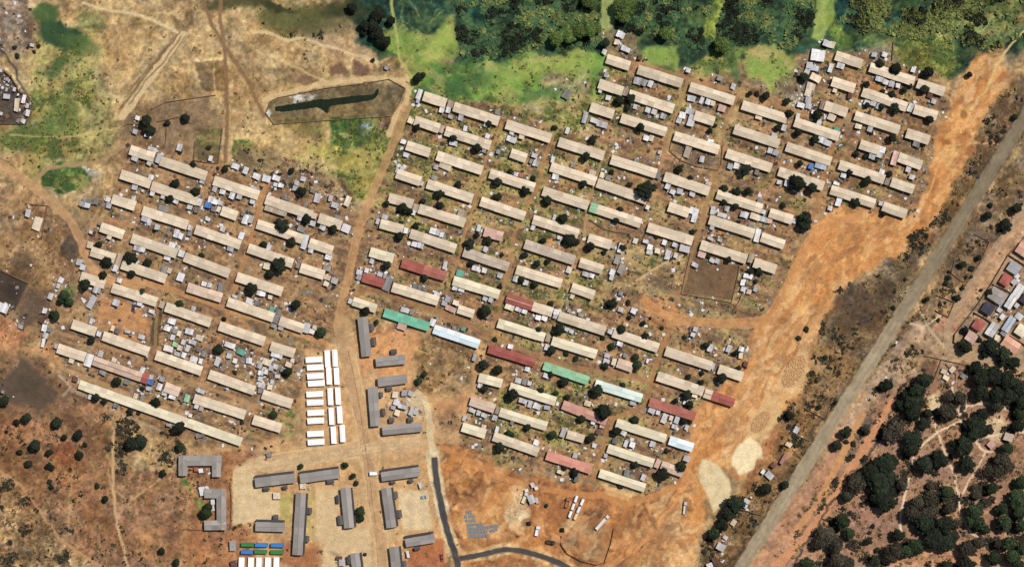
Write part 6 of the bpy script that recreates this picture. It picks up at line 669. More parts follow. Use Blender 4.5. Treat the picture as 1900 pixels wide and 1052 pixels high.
def ribbon(name, pts, wd, mat=None, jit=.12, color=None, label=None, st=3.0):
    c = resample(pts, st); n = len(c)
    d = np.gradient(c, axis=0); d /= np.linalg.norm(d, axis=1)[:, None]+1e-9
    nrm = np.stack([-d[:, 1], d[:, 0]], 1)
    m = max(3, int(wd/(1.6 if mat is not None else 2.5))+1)
    t = np.linspace(-.5, .5, m)
    r = np.random.RandomState(len(name)+n)
    def sm(k): a = r.randn(n); return np.convolve(a, np.ones(k)/k, 'same')*math.sqrt(k)
    wl = wd*(1+jit*(.6*sm(5)+.5*sm(2)).clip(-2, 2)); wr = wd*(1+jit*(.6*sm(5)+.5*sm(2)).clip(-2, 2))
    ww = np.where(t[None, :] < 0, wl[:, None], wr[:, None])
    off = t[None, :]*ww
    PX = c[:, 0][:, None]+nrm[:, 0][:, None]*off; PY = c[:, 1][:, None]+nrm[:, 1][:, None]*off
    colf = None
    if color is not None:
        colf = (np.ones(PX.shape+(3,))*lin(color)*(.62 if mat is None else 1)+(0 if mat is not None else .38*samp(LIN, PX, PY)/np.array([.98, 1.04, 1.09])))*ALB
        N_ = fbm(14, 301, 4, X=PX, Y=PY); colf = colf*(1+.22*N_[..., None])
        tr = np.exp(-((np.abs(t)-.22)/.09)**2)[None, :, None]; colf = colf*(1-.08*tr)
        N2_ = fbm(5, 311, 3, X=PX, Y=PY); colf = colf*(1+.16*N2_[..., None])
        if mat is not None:
            al = np.arange(n)[:, None]*st+0*off; ac = off*1.0
            sk_ = fbm(5, 351, 3, ax=9, X=al, Y=ac*2.2+900); pt = fbm(16, 361, 4, X=PX, Y=PY)
            colf = colf*(1+.24*sk_+.16*pt)[..., None]
            e_ = sst((np.abs(t)[None, :]+.16*fbm(9, 371, 3, X=PX, Y=PY)-(.36 if name == 'main_road' else .41))/.14)*.85
            colf = colf*(1-e_[..., None])+samp(LIN, PX, PY)/np.array([.98, 1.04, 1.09])*e_[..., None]
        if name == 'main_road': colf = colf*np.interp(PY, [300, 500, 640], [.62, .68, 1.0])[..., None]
        colf = colf*np.array([.98, 1.04, 1.09])
    _rz[0] += .006
    me = grid_mesh(name, PX, PY, _rz[0], mat or SOIL, colf)
    # make sure it faces up
    if me.polygons[0].normal.z < 0: me.flip_normals()
    return obj(name, me, kind="structure", label=label)
def pond_mesh():
    top = Q(475, 0, 3.896, "140 768 200 752 300 735 400 715 470 698 560 700 650 690 760 680 850 676 862 640 890 632")
    bot = Q(475, 0, 3.896, "142 812 200 818 300 808 400 796 462 795 520 842 540 780 700 758 800 738 862 722 884 690")
    v = []; f = []; rp_ = np.random.RandomState(4); top = resample(top, 3); bot = resample(bot, 3); nn_ = 90; top = top[np.linspace(0, len(top)-1, nn_).astype(int)]+rp_.randn(nn_, 2)*.5; bot = bot[np.linspace(0, len(bot)-1, nn_).astype(int)]+rp_.randn(nn_, 2)*.5
    for a, b in zip(top, bot):
        for k in range(4):
            q_ = .16+.68*k/3; x, y = a[0]+(b[0]-a[0])*q_, a[1]+(b[1]-a[1])*q_; w = W(x, y); v.append((w[0], w[1], gz(x, y)+.25))
    for i in range(len(top)-1):
        for k in range(3): n = i*4+k; f.append((n+1, n+5, n+4, n))
    return mesh("pond", v, f, [M_POND])
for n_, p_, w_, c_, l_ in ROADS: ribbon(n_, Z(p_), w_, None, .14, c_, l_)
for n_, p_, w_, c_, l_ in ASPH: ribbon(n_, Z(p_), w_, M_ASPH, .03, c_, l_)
obj("pond", pond_mesh(), kind="structure", label="long dark pond inside the walled enclosure")

# ------------------------------------------------------------------ wording
ORD = "first second third fourth fifth sixth seventh eighth ninth tenth eleventh twelfth thirteenth fourteenth fifteenth sixteenth seventeenth eighteenth nineteenth twentieth".split()
def od(n): return ORD[n-1] if n <= 20 else ("twenty-"+ORD[n-21] if n <= 29 else ("thirty-"+ORD[n-31] if 31 <= n <= 39 else "thirtieth" if n == 30 else "fortieth" if n == 40 else "forty-"+ORD[n-41]))
CARD = "one two three four five six seven eight nine ten eleven twelve thirteen fourteen fifteen sixteen seventeen eighteen nineteen twenty".split()
def cd(n): return CARD[n-1] if n <= 20 else ("twenty-"+CARD[n-21] if n <= 29 and n > 20 else "thirty" if n == 30 else "many")
CW = dict(t="tan", m="faded pinkish tan", k="blotchy grey-tan", y="cream", p="pale pink", m2="rust-streaked pink", P="salmon pink", r="red", r2="weathered red", G="mint green", B="pale blue",
 W="mint white", M="mint", c="tan", w="white", g="grey", s="pale blue-grey", b="blue", e="teal", d="dark rust", n="grey", n2="grey-brown", k2="charcoal", p2="salmon")
UA = math.radians(18.2); UX, UY = math.cos(UA), math.sin(UA)
def uv(x, y): return x*UX+y*UY, -x*UY+y*UX
hs = []
for h in HOUSES:
    x1, y1, x2, y2, w, c = h[:6]; cx, cy = (x1+x2)/2, (y1+y2)/2
    blk = 'western' if cx < 655 else 'eastern'
    hs.append(dict(h=h, c=(cx, cy), L=math.hypot(x2-x1, y2-y1), w=w, col=str(c), blk=blk))
for blk in ('western', 'eastern'):
    L = sorted([q for q in hs if q['blk'] == blk], key=lambda q: uv(*q['c'])[1])
    r = 0; cur = []; rws = []
    for q in L:
        v = uv(*q['c'])[1]
        if cur and v-np.mean([uv(*k['c'])[1] for k in cur]) > 15: rws.append(cur); cur = []
        cur.append(q)
    rws.append(cur)
    for i, rr in enumerate(rws):
        rr.sort(key=lambda q: uv(*q['c'])[0])
        for j, q in enumerate(rr): q['short'] = "%s house of %s %s row" % (od(j+1), od(i+1), blk); q['ij'] = (i+1, j+1, len(rr))
AREAS = [((0,0,75,260),"northwestern compound"),((0,0,240,300),"northwestern meadow"),((240,0,760,330),"northern dry field"),((760,0,1900,140),"northern woods"),((0,300,160,650),"western edge plots"),
 ((0,650,345,1052),"southwestern scrub"),((345,780,860,1052),"school grounds"),((560,600,790,800),"camp by the central road"),((800,830,1330,1052),"construction yard"),((1750,380,1900,700),"eastern suburb"),
 ((1560,640,1900,860),"upper southeastern grove"),((1480,860,1900,1052),"lower southeastern grove"),((1300,600,1580,1052),"roadside strip"),((1500,380,1800,640),"strip beside the main road"),((0,0,1900,1052),"open ground")]
def area(x, y):
    for (a, b, c, d), n in AREAS:
        if a <= x < c and b <= y < d: return n
    return "open ground"
def place_key(x, y):
    best = None
    for q in hs:
        u0, v0 = uv(*q['c']); u, v = uv(x, y); du, dv = u-u0, v-v0
        d = math.hypot(max(0, abs(du)-q['L']/2), max(0, abs(dv)-q['w']/2))
        if best is None or d < best[0]: best = (d, q, du, dv)
    d, q, du, dv = best
    if d > 26: return None, area(x, y)
    if d < .5: rel = "over"
    elif abs(du) > q['L']/2 and abs(du)-q['L']/2 > abs(dv)-q['w']/2: rel = "right of" if du > 0 else "left of"
    else: rel = "below" if dv > 0 else "above"
    return rel, q['short']
class Labels:
    def __init__(s): s.items = []
    def add(s, o, look, x, y): s.items.append((o, look, x, y))
    def finish(s):
        G = {}
        for it in s.items:
            rel, nm = place_key(it[2], it[3]); G.setdefault((it[1], rel, nm), []).append(it)
        for (look, rel, nm), L in G.items():
            where = "%s %s" % (rel, nm) if rel else "in the "+nm
            if len(L) <= 6 or rel:
                L.sort(key=lambda t: t[2] if rel in (None, 'above', 'below', 'over') else t[3])
                side = "from left" if rel in (None, 'above', 'below', 'over') else "from top"
                for i, it in enumerate(L):
                    it[0]['label'] = ("%s %s" % (look, where)) if len(L) == 1 else "%s %s, %s of %s %s" % (look, where, od(i+1), cd(len(L)), side)
            else:
                L.sort(key=lambda t: t[3]); nb = max(2, int(round(math.sqrt(len(L)))))
                per = int(math.ceil(len(L)/nb))
                for b in range(0, len(L), per):
                    R = sorted(L[b:b+per], key=lambda t: t[2])
                    for i, it in enumerate(R):
                        it[0]['label'] = "%s %s, %s band down, %s from left" % (look, where, od(b//per+1), od(i+1))
LB = Labels()

# ------------------------------------------------------------------ row houses
def gable(L, Wd, hgt, rise, over, mat, bays, hip=0.0, seed=0):
    """two slope meshes and a ridge cap, local frame, long axis X"""
    r = random.Random(seed); hl, hw = L/2+over, Wd/2+over
    slopes = []
    xsn = [-hl+2*hl*i/bays for i in range(bays+1)]
    rip = [r.uniform(-.05, .05) for _ in xsn]
    for sgn in (1, -1):
        v = []; f = []; bay = []
        for k in range(bays):
            a, b = xsn[k], xsn[k+1]; dz = r.uniform(-.02, .03); n = len(v)
            ra = a if k else a+hip*hw; rb = b if k < bays-1 else b-hip*hw
            ze = hgt-over*rise/(Wd/2); zr = hgt+rise
            e0 = sgn*(hw+r.uniform(-.06, .1)); 
            pts = [(a, e0, ze+dz), (b, e0, ze+dz), (rb, 0, zr+dz+rip[k+1]), (ra, 0, zr+dz+rip[k])]
            pts2 = [(p[0], p[1], p[2]-.06) for p in pts]
            if sgn < 0: o_ = [0, 1, 2, 3]
            else: o_ = [3, 2, 1, 0]
            v += pts+pts2
            f.append(tuple(n+i for i in o_)); f.append(tuple(n+4+i for i in o_[::-1]))
            for i in range(4):
                j = (i+1) % 4
                f.append((n+i, n+4+i, n+4+j, n+j) if sgn < 0 else (n+j, n+4+j, n+4+i, n+i))
            bay += [r.random()]*6
        slopes.append((v, f, bay))
    if hip > 0:
        for s in (-1, 1):
            n = 0; x = s*hl; ze = hgt-over*rise/(Wd/2)
            slopes.append(([(x, -hw, ze), (x, hw, ze), (s*(hl-hip*hw), 0, hgt+rise)], [(0, 1, 2) if s > 0 else (2, 1, 0)], [.5]))
    return slopes
def walls_mesh(L, Wd, hgt, rise, wallm, nb, hip=0, seed=0):
    v = []; f = []; mi = []
    x, y = L/2, Wd/2
    v += [(-x,-y,-.6),(x,-y,-.6),(x,y,-.6),(-x,y,-.6),(-x,-y,hgt-.07),(x,-y,hgt-.07),(x,y,hgt-.07),(-x,y,hgt-.07)]
    f += [(0,1,5,4),(2,3,7,6)]; mi += [0, 0]
    if hip: f += [(1,2,6,5),(3,0,4,7)]; mi += [0, 0]
    else:
        v += [(-x,0,hgt+rise-.09),(x,0,hgt+rise-.09)]; f += [(1,2,6,9,5),(3,0,4,8,7)]; mi += [0, 0]
    r = random.Random(seed)
    for s in (-1, 1):
        for k in range(nb):
            cx = -x+L*(k+.5)/nb
            for (dx, w2, z0, z1, m) in ((-1.1, .42, 0, 2.0, 1), (.9, .5, 1.0, 1.9, 2)):
                n = len(v); yy = s*(y+.03)
                q = [(cx+dx-w2, yy, z0), (cx+dx+w2, yy, z0), (cx+dx+w2, yy, z1), (cx+dx-w2, yy, z1)]
                v += q; f.append((n, n+1, n+2, n+3) if s < 0 else (n+3, n+2, n+1, n)); mi.append(m)
    return v, f, mi
def build_house(parent, L, Wd, key, hgt=2.7, rise=.34, over=.38, wall=0, split=None, hip=0, seed=0, x0=0, y0=0, rz=0, chimney=False):
    bays = max(2, int(round(L/4.6)))
    wv, wf, wmi = walls_mesh(L, Wd, hgt, rise, wall, bays, hip, seed)
    obj("wall", mesh("wall", wv, wf, [WALL[wall], M_DOOR, M_GLASS], wmi), parent, (x0, y0, 0), rz)
    keys = [key, key]
    cut = 1.0
    if '/' in key:
        a, b = key.split('/'); cut = .5
        if ':' in b: b, fr = b.split(':'); cut = float(fr)
        elif a == 'M': cut = .13
        keys = [a, b]
    sl = gable(L, Wd, hgt, rise, over, None, bays, hip, seed)
    for si, (v, f, bay) in enumerate(sl):
        if keys[0] == keys[1] or si > 1:
            obj("roof_slope", mesh("roof_slope", v, f, [RM(keys[0])], None, bay), parent, (x0, y0, 0), rz)
        else:
            ncut = max(1, int(round(bays*cut)))
            for (k0, k1, kk) in ((0, ncut, keys[0]), (ncut, bays, keys[1])):
                if k1 <= k0: continue
                vv = v[k0*8:k1*8]; ff = [tuple(i-k0*8 for i in q) for q in f[k0*6:k1*6]]
                o = obj("roof_slope", mesh("roof_slope", vv, ff, [RM(kk)], None, bay[k0*6:k1*6]), parent, (x0, y0, 0), rz)
                o['label'] = "%s sheeted half of the roof" % CW.get(kk, kk)
    hl = L/2+over-(hip*(Wd/2+over) if hip else 0)
    v = []; f = []
    zr = hgt+rise
    v = [(-hl,-.22,zr-.01),(hl,-.22,zr-.01),(hl,0,zr+.09),(-hl,0,zr+.09),(-hl,.22,zr-.01),(hl,.22,zr-.01)]
    f = [(0,1,2,3),(3,2,5,4)]
    obj("ridge_cap", mesh("ridge_cap", v, f, [RM(keys[-1])], None, [.15, .15]), parent, (x0, y0, 0), rz)
def root(name, px, py, rz, z=None, **tags):
    x, y = W(px, py); o = bpy.data.objects.new(name, None); COL.objects.link(o)
    o.empty_display_size = 1; o.location = (x, y, gz(px, py) if z is None else z); o.rotation_euler = (0, 0, rz)
    for k, v in tags.items(): o[k] = v
    return o
for i, q in enumerate(hs):
    x1, y1, x2, y2, w, c = q['h'][:6]
    rz = -math.atan2(y2-y1, x2-x1)
    long_ = q['L'] > 66; vl = q['L'] > 200
    t = root("row_house", q['c'][0], q['c'][1], rz, category="house", group="long low row houses of the settlement" if long_ else "short row houses of the settlement")
    build_house(t, q['L']*K-.5, w*K-.7, q['col'], wall=[0, 1, 0, 2][i % 4], seed=i)
    a, b, n = q['ij']
    cc = q['col'].split(':')[0]
    cw = " and ".join(CW[k].split()[-1] if '/' in cc else CW[k] for k in cc.split('/'))
    t['label'] = "%s %s-roofed row house, %s from left in %s row of %s block" % ("extremely long" if vl else "long" if long_ else "short", cw.replace(' ', '-') if len(cw.split()) < 3 else cw, od(b), od(a), q['blk'])

# ------------------------------------------------------------------ grey gabled buildings of the school and of the camp
def cen(b): return ((b[0]+b[2])/2, (b[1]+b[3])/2)
gb = sorted(GREYB, key=lambda b: cen(b)[1]); groots = []
for i, b in enumerate(gb):
    x1, y1, x2, y2, w = b; cx, cy = cen(b)
    rz = -math.atan2(y2-y1, x2-x1)
    t = root("gabled_building", cx, cy, rz, category="building", group="grey gabled buildings round the school yards")
    L = math.hypot(x2-x1, y2-y1)*K
    build_house(t, L-.6, w*K-1.1, 'grey', hgt=3.2, rise=.6, over=.5, wall=1, seed=900+i)
    up = abs(y2-y1) > abs(x2-x1)
    look = "grey gabled building standing %s" % ("upright along the picture" if up else "across the picture")
    groots.append((t, cx, cy, rz, L, up))
    t['label'] = "%s, %s down the picture of the grey buildings" % ("upright grey gabled building" if up else "crosswise grey gabled building", od(i+1))
def shade_strip(t, L, Wd, rz=0, x0=0, y0=0):  # dark strip on posts added to give the shaded band along one side
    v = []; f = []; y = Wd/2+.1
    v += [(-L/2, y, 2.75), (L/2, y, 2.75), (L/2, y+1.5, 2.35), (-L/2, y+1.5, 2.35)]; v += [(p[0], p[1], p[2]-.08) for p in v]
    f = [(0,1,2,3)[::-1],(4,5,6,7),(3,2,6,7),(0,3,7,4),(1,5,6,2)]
    ro = obj("shade_strip_top", mesh("shade_strip_top", v, f, [RM('shade_dark')], None, [.5]*5), t, (x0, y0, 0), rz)
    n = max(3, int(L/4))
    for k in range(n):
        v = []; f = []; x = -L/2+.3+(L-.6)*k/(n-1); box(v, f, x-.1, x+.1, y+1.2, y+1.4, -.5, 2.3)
        obj("shade_strip_post", mesh("shade_strip_post", v, f, [M_POST]), ro)
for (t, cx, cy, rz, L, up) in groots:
    if cy > 868: shade_strip(t, L-.2, 6.0)
for (px, py, w, h) in PORCHES:
    best = min(groots, key=lambda g_: math.hypot(g_[1]-px, g_[2]-py)-g_[4]/K*.3)
    t, cx, cy, rz, L, up = best
    dx, dy = (px-cx)*K, -(py-cy)*K
    lx = dx*math.cos(rz)+dy*math.sin(rz); ly = -dx*math.sin(rz)+dy*math.cos(rz)
    a, b = w*K*.8, h*K*.8
    if up: a, b = b, a
    v = []; f = []; box(v, f, -a/2, a/2, -b/2, b/2, -.6, 2.3)
    pw = obj("porch", mesh("porch", v, f, [WALL[2]]), t, (lx, ly, 0))
    v = [(-a/2-.3,-b/2-.3,2.31),(a/2+.3,-b/2-.3,2.31),(a/2+.3,b/2+.3,2.31),(-a/2-.3,b/2+.3,2.31),(-a/2-.3,0,2.9),(a/2+.3,0,2.9)]
    obj("porch_roof", mesh("porch_roof", v, [(0,1,5,4),(4,5,2,3),(0,4,3),(1,2,5)], [RM('shaded_grey')], None, [.4, .5, .4, .4]), pw)  # roof grey darkened to carry the porch's shade in its colour
def wing_building(label, wings, cat="building"):
    cx = sum((a[0]+a[2])/2 for a in wings)/len(wings); cy = sum((a[1]+a[3])/2 for a in wings)/len(wings)
    t = root("winged_building", cx, cy, 0, category=cat, label=label)
    for k, (x1, y1, x2, y2, w) in enumerate(wings):
        rz = -math.atan2(y2-y1, x2-x1); X, Y = W((x1+x2)/2, (y1+y2)/2)
        build_house(t, math.hypot(x2-x1, y2-y1)*K-.5, w*K-1, 'n2g', hgt=3.1-.004*k, rise=.55, over=.45, wall=1, seed=700+k, x0=X-t.location.x, y0=Y-t.location.y, rz=rz)
PAL['n2g'] = (158,152,146); CW['n2g'] = 'grey'
PAL['n2g'] = (158,152,146); CW['n2g'] = 'grey'
wing_building("grey building with two wings round a courtyard, west of the tarmac lots", [(333.5,853.5,412,853.5,19), (341,846,341,881,17), (403,846,403,883,17)])
wing_building("grey bracket-shaped building beside the brown scrub, below the courtyard building", [(412,906,412,981,18), (381,914,420,914,18), (381,973,420,973,18)])

# ------------------------------------------------------------------ suburb houses
sub = sorted(SUBURB, key=lambda s: s[1])
for i, (px, py, w, h, c) in enumerate(sub):
    t = root("suburban_house", px, py, math.radians(-33) if w >= h else math.radians(57), category="house", group="small houses of the eastern suburb")
    a, b = max(w, h)*K, min(w, h)*K
    build_house(t, a-.5, b-.5, c, hgt=2.8, rise=b*.09, over=.4, wall=1, seed=400+i, hip=.8 if c in ('r', 'k2', 'n2', 'y') else 0)
    t['label'] = "%s-roofed suburban house with pitched roof, %s down in the eastern suburb" % (CW[c], od(i+1))

# ------------------------------------------------------------------ shacks, sheds and annexes
def shack(name, px, py, w, h, c, rz, cat, group, seed, kindword):
    r = random.Random(seed); a, b = w*K*.98, h*K*.98
    z = gz(px, py)
    t = root(name, px, py, rz, category=cat, group=group)
    hh = r.uniform(1.75, 2.35)
    j = lambda s=.12: r.uniform(-s, s)
    q = [(-a/2+j(), -b/2+j()), (a/2+j(), -b/2+j()), (a/2+j(), b/2+j()), (-a/2+j(), b/2+j())]
    lo, hi = hh-.18, hh+.2
    zz = [lo, lo, hi, hi] if r.random() < .5 else [hi, hi, lo, lo]
    v = [(p[0]*.93, p[1]*.93, -.5) for p in q]+[(p[0]*.93, p[1]*.93, z_-.06) for p, z_ in zip(q, zz)]
    f = [(0,1,5,4),(1,2,6,5),(2,3,7,6),(3,0,4,7)]
    n = len(v); mi = [0]*4
    v += [(-.35, q[0][1]*.93-.05, 0), (.35, q[0][1]*.93-.05, 0), (.35, q[0][1]*.93-.05, 1.6), (-.35, q[0][1]*.93-.05, 1.6)]; f.append((n, n+1, n+2, n+3)); mi.append(1)
    obj("wall", mesh("wall", v, f, [WALL[r.choice((0, 3, 3, 2))], M_DOOR], mi), t)
    # roof sheets laid side by side, each slightly out of line
    ns = max(1, int(round(a/1.9))); v = []; f = []; bay = []
    for k in range(ns):
        f0, f1 = k/ns, (k+1)/ns; dz = .03*(k % 2)+r.uniform(0, .02); e0, e1 = j(.14), j(.14)
        P_ = lambda A, Bq, fr: (A[0]+(Bq[0]-A[0])*fr, A[1]+(Bq[1]-A[1])*fr)
        s0, s1 = P_(q[0], q[1], f0), P_(q[0], q[1], f1); n1_, n0_ = P_(q[3], q[2], f1), P_(q[3], q[2], f0)
        n = len(v)
        top = [(s0[0], s0[1]-.12+e0, zz[0]+dz), (s1[0], s1[1]-.12+e0, zz[0]+dz), (n1_[0], n1_[1]+.12+e1, zz[2]+dz), (n0_[0], n0_[1]+.12+e1, zz[2]+dz)]
        v += top+[(p[0], p[1], p[2]-.05) for p in top]
        f += [(n,n+1,n+2,n+3),(n+3+4,n+2+4,n+1+4,n+4),(n,n+4,n+5,n+1),(n+1,n+5,n+6,n+2),(n+2,n+6,n+7,n+3),(n+3,n+7,n+4,n)]
        bay += [r.random()]*6
    ro = obj("roof", mesh("roof", v, f, [RM(c)], None, bay), t)
    if a*b > 12:
        v = []; f = []
        for k in range(r.randint(2, 4)):
            x_, y_ = r.uniform(-a*.38, a*.38), r.uniform(-b*.38, b*.38); s_ = r.uniform(.12, .22)
            zt = zz[0]+(zz[2]-zz[0])*(y_/b+.5)
            box(v, f, x_-s_, x_+s_, y_-s_, y_+s_, zt+.03, zt+.2)
        obj("roof_weight", mesh("roof_weight", v, f, [M_STONE]), ro, kind="stuff")
    LB.add(t, "%s-roofed %s" % (CW[c].replace(' ', '-'), kindword), px, py)
sk = sorted(SHACKS, key=lambda s: -s[2]*s[3])
nshack = 0
for i, (px, py, w, h, c) in enumerate(sk):
    near = place_key(px, py)[0]
    if px > 1740 and py > 380: ang = -33
    elif px < 75 and py < 240: ang = -12
    elif 345 < px < 860 and py > 780: ang = 5
    elif px > 1330 and py > 740: ang = -33
    elif near is None and px > 960 and py > 880: ang = 15
    else: ang = -18.4
    ang += random.Random(i*3+1).gauss(0, 3.0 if near else 7)
    if c == 'c': shack("annex", px, py, w, h, c, math.radians(-18.3), "annex", "link annexes between row houses", i, "annex")
    elif nshack < 296:
        nshack += 1; shack("shack", px, py, w, h, c, math.radians(ang), "shack", "larger tin shacks in the yards", i, "shack")
    else: shack("small_shed", px, py, w, h, c, math.radians(ang), "shed", "small sheds in the yards", i, "small shed")

# ------------------------------------------------------------------ long white sheds, stall containers
tl = sorted(TENTS, key=lambda t: (t[4] > 45, t[0] > 619 if t[4] > 45 and t[1] < 1000 else t[1] > 1000, t[1]))
cnt = {}
for i, (px, py, L, w, ang) in enumerate(TENTS):
    t = root("relief_shed", px, py, math.radians(-ang), category="shed", group="long white-roofed sheds in rows")
    a, b = L*K/2, w*K/2; hh = 2.1
    v = [(-a+.1,-b+.1,-.5),(a-.1,-b+.1,-.5),(a-.1,b-.1,-.5),(-a+.1,b-.1,-.5),(-a+.1,-b+.1,hh-.05),(a-.1,-b+.1,hh-.05),(a-.1,b-.1,hh-.05),(-a+.1,b-.1,hh-.05)]
    obj("wall", mesh("wall", v, [(0,1,5,4),(1,2,6,5),(2,3,7,6),(3,0,4,7)], [WALL[1]]), t)
    for s in (-1, 1):
        v = [(-a, s*b, hh), (a, s*b, hh), (a, 0, hh+.32), (-a, 0, hh+.32)]
        obj("roof_slope", mesh("roof_slope", v, [(0,1,2,3) if s < 0 else (3,2,1,0)], [M_TARENT], None, [.9]), t)
    key = ('end' if py > 1000 else 'h' if abs(ang) < 45 else 'v1' if i < 15 else 'v2'); cnt[key] = cnt.get(key, 0)+1
    n = cnt[key]
    t['label'] = {"h": "white-roofed shed lying crosswise, %s down the left-hand column of sheds", "v1": "upright white-roofed shed, %s down the inner of two upright columns",
                  "v2": "upright white-roofed shed, %s down the column nearest the road", "end": "white-roofed shed at the bottom edge below blue-green containers, %s from left"}[key] % od(n)
for i, (px, py, w, c) in enumerate(CONTS):
    t = root("stall_container", px, py, math.radians(-1.2), category="container", group="blue and green containers in two rows")
    a, b = w*K/2-.1, 1.15; v = []; f = []
    box(v, f, -a, a, -b, b, 0, 2.4); obj("body", mesh("body", v, f, [RM(c)], None, [.3]*6), t)
    v = []; f = []; n = 12
    for k in range(n):
        x_ = -a+(k+.5)*2*a/n; box(v, f, x_-.12, x_+.12, -b-.03, b+.03, 2.401, 2.46)
    obj("roof_rib", mesh("roof_rib", v, f, [RM(c)], None, [.9]*(6*n)), t)
    v = []; f = []; box(v, f, a+.002, a+.06, -b+.1, -.02, .1, 2.2); box(v, f, a+.002, a+.06, .02, b-.1, .1, 2.2); obj("door", mesh("door", v, f, [M_DOOR]), t)
    t['label'] = "%s container, %s from left in the %s of two short rows" % ("blue" if c == 'B2' else "green", od(i % 3+1), "upper" if i < 3 else "lower")

# ------------------------------------------------------------------ trees
def crown_mesh(name, seed, nleaf, leaf, mat, lobes=6, flat=.7, core=True, spread=.55):
    r = np.random.RandomState(seed); v = []; f = []; bay = []
    cs = [(0, 0, 0, .72)]
    for k in range(lobes):
        a = 2*math.pi*(k+r.rand()*.7)/lobes; d = spread*(.75+.45*r.rand()); cs.append((d*math.cos(a), d*math.sin(a), r.uniform(-.22, .15), r.uniform(.34, .50)))
    for k in range(3):
        a = r.rand()*6.28; d = .3*r.rand(); cs.append((d*math.cos(a), d*math.sin(a), .28, r.uniform(.3, .42)))
    if core:
        for (x, y, z, R) in cs:
            n0 = len(v); nu, nv = 9, 5
            for j in range(nv+1):
                th = math.pi*j/nv
                for i in range(nu):
                    ph = 2*math.pi*i/nu; q = R*.86*(1+r.uniform(-.13, .13))
                    v.append((x+q*math.sin(th)*math.cos(ph), y+q*math.sin(th)*math.sin(ph), (z+q*math.cos(th))*flat))
            for j in range(nv):
                for i in range(nu):
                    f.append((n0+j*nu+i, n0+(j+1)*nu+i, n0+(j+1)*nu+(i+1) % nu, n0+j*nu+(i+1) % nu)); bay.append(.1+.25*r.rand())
    tot = sum(c[3]**2 for c in cs)
    for (x, y, z, R) in cs:
        for k in range(int(nleaf*R*R/tot)):
            d = r.randn(3); d /= np.linalg.norm(d)
            if d[2] < -.4: d[2] *= -1
            q = R*(.86+.22*r.rand()); p = np.array([x, y, z])+d*q
            t1 = np.cross(d, r.randn(3)); t1 /= np.linalg.norm(t1)+1e-9; t2 = np.cross(d+.5*r.randn(3), t1); t2 /= np.linalg.norm(t2)+1e-9
            s = leaf*(.6+.8*r.rand()); n = len(v)
            for (a_, b_) in ((-1, -.6), (.8, -1), (1, .7), (-.5, 1)):
                w_ = p+t1*a_*s+t2*b_*s; v.append((w_[0], w_[1], w_[2]*flat))
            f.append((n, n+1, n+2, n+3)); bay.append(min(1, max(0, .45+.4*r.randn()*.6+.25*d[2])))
    return mesh(name, v, f, [mat], None, bay)
def trunk_mesh(seed, top=.75):
    r = random.Random(seed); v = []; f = []
    def tube(p0, p1, r0, r1, s=6):
        n = len(v); d = (Vector(p1)-Vector(p0)).normalized(); a = d.orthogonal().normalized(); b = d.cross(a)
        for (p, R) in ((p0, r0), (p1, r1)):
            for i in range(s):
                q = Vector(p)+a*R*math.cos(2*math.pi*i/s)+b*R*math.sin(2*math.pi*i/s); v.append(tuple(q))
        for i in range(s): f.append((n+i, n+(i+1) % s, n+s+(i+1) % s, n+s+i))
    tube((0, 0, -.1), (0, 0, top*.6), .085, .06)
    for k in range(4):
        a = k*1.57+r.random(); tube((0, 0, top*.55), (math.cos(a)*.42, math.sin(a)*.42, top*1.02), .05, .02)
    return mesh("trunk", v, f, [M_BARK])
LM = dict(dark=leafmat("dark_foliage", (30,35,27), (46,52,38)), green=leafmat("green_foliage", (36,46,32), (56,68,42)), grey=leafmat("dusty_grey_foliage", (50,47,40), (74,68,54)),
          mid=leafmat("woodland_foliage", (44,68,48), (76,98,60)), olive=leafmat("olive_scrub", (82,90,50), (118,122,70)), brown=leafmat("dry_brown_scrub", (112,88,62), (150,122,86)), crownolive=leafmat("broad_olive_crown", (60,80,42), (98,114,58)), gcrop=leafmat("garden_green", (78,92,46), (122,128,66)))
trunks = [trunk_mesh(k) for k in range(4)]
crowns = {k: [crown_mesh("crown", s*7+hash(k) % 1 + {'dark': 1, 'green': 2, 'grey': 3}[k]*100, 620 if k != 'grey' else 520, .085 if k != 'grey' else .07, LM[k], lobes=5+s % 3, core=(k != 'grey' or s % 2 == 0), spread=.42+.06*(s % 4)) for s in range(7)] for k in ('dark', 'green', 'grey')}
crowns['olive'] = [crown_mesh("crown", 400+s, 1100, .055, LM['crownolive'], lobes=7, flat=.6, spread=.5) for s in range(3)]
bushm = [crown_mesh("bush", 50+s, 260, .13, LM['dark'], lobes=4, flat=.75) for s in range(5)]
def tree(name, kind, px, py, R, cat, group, look, seed):
    r = random.Random(seed); Rm = R*K
    t = root(name, px, py, r.uniform(0, 6.28), category=cat, group=group)
    t.scale = (Rm, Rm, Rm*r.uniform(.9, 1.15))
    if R*K > 6: t.scale.z = 6*r.uniform(.95, 1.15)
    obj("trunk", r.choice(trunks), t)
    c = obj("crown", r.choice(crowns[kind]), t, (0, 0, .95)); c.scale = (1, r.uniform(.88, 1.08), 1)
    LB.add(t, look, px, py)
def sz(R): return "large" if R > 13 else "medium" if R > 8 else "small"
for i, (px, py, R) in enumerate(TREES):
    if R >= 6.2: tree("shade_tree", 'dark', px, py, R*(1.16 if px > 1560 and py > 640 else 1.0), "tree", "dark round-crowned trees", "%s dark tree" % sz(R), i)
    else:
        r = random.Random(i); t = obj("bush", r.choice(bushm), None, W(px, py)+(gz(px, py)+R*K*.35,), r.uniform(0, 6), category="bush", group="small dark bushes")
        t.scale = (R*K*1.12, R*K*r.uniform(.95, 1.1), R*K*.9); LB.add(t, "little dark bush", px, py)
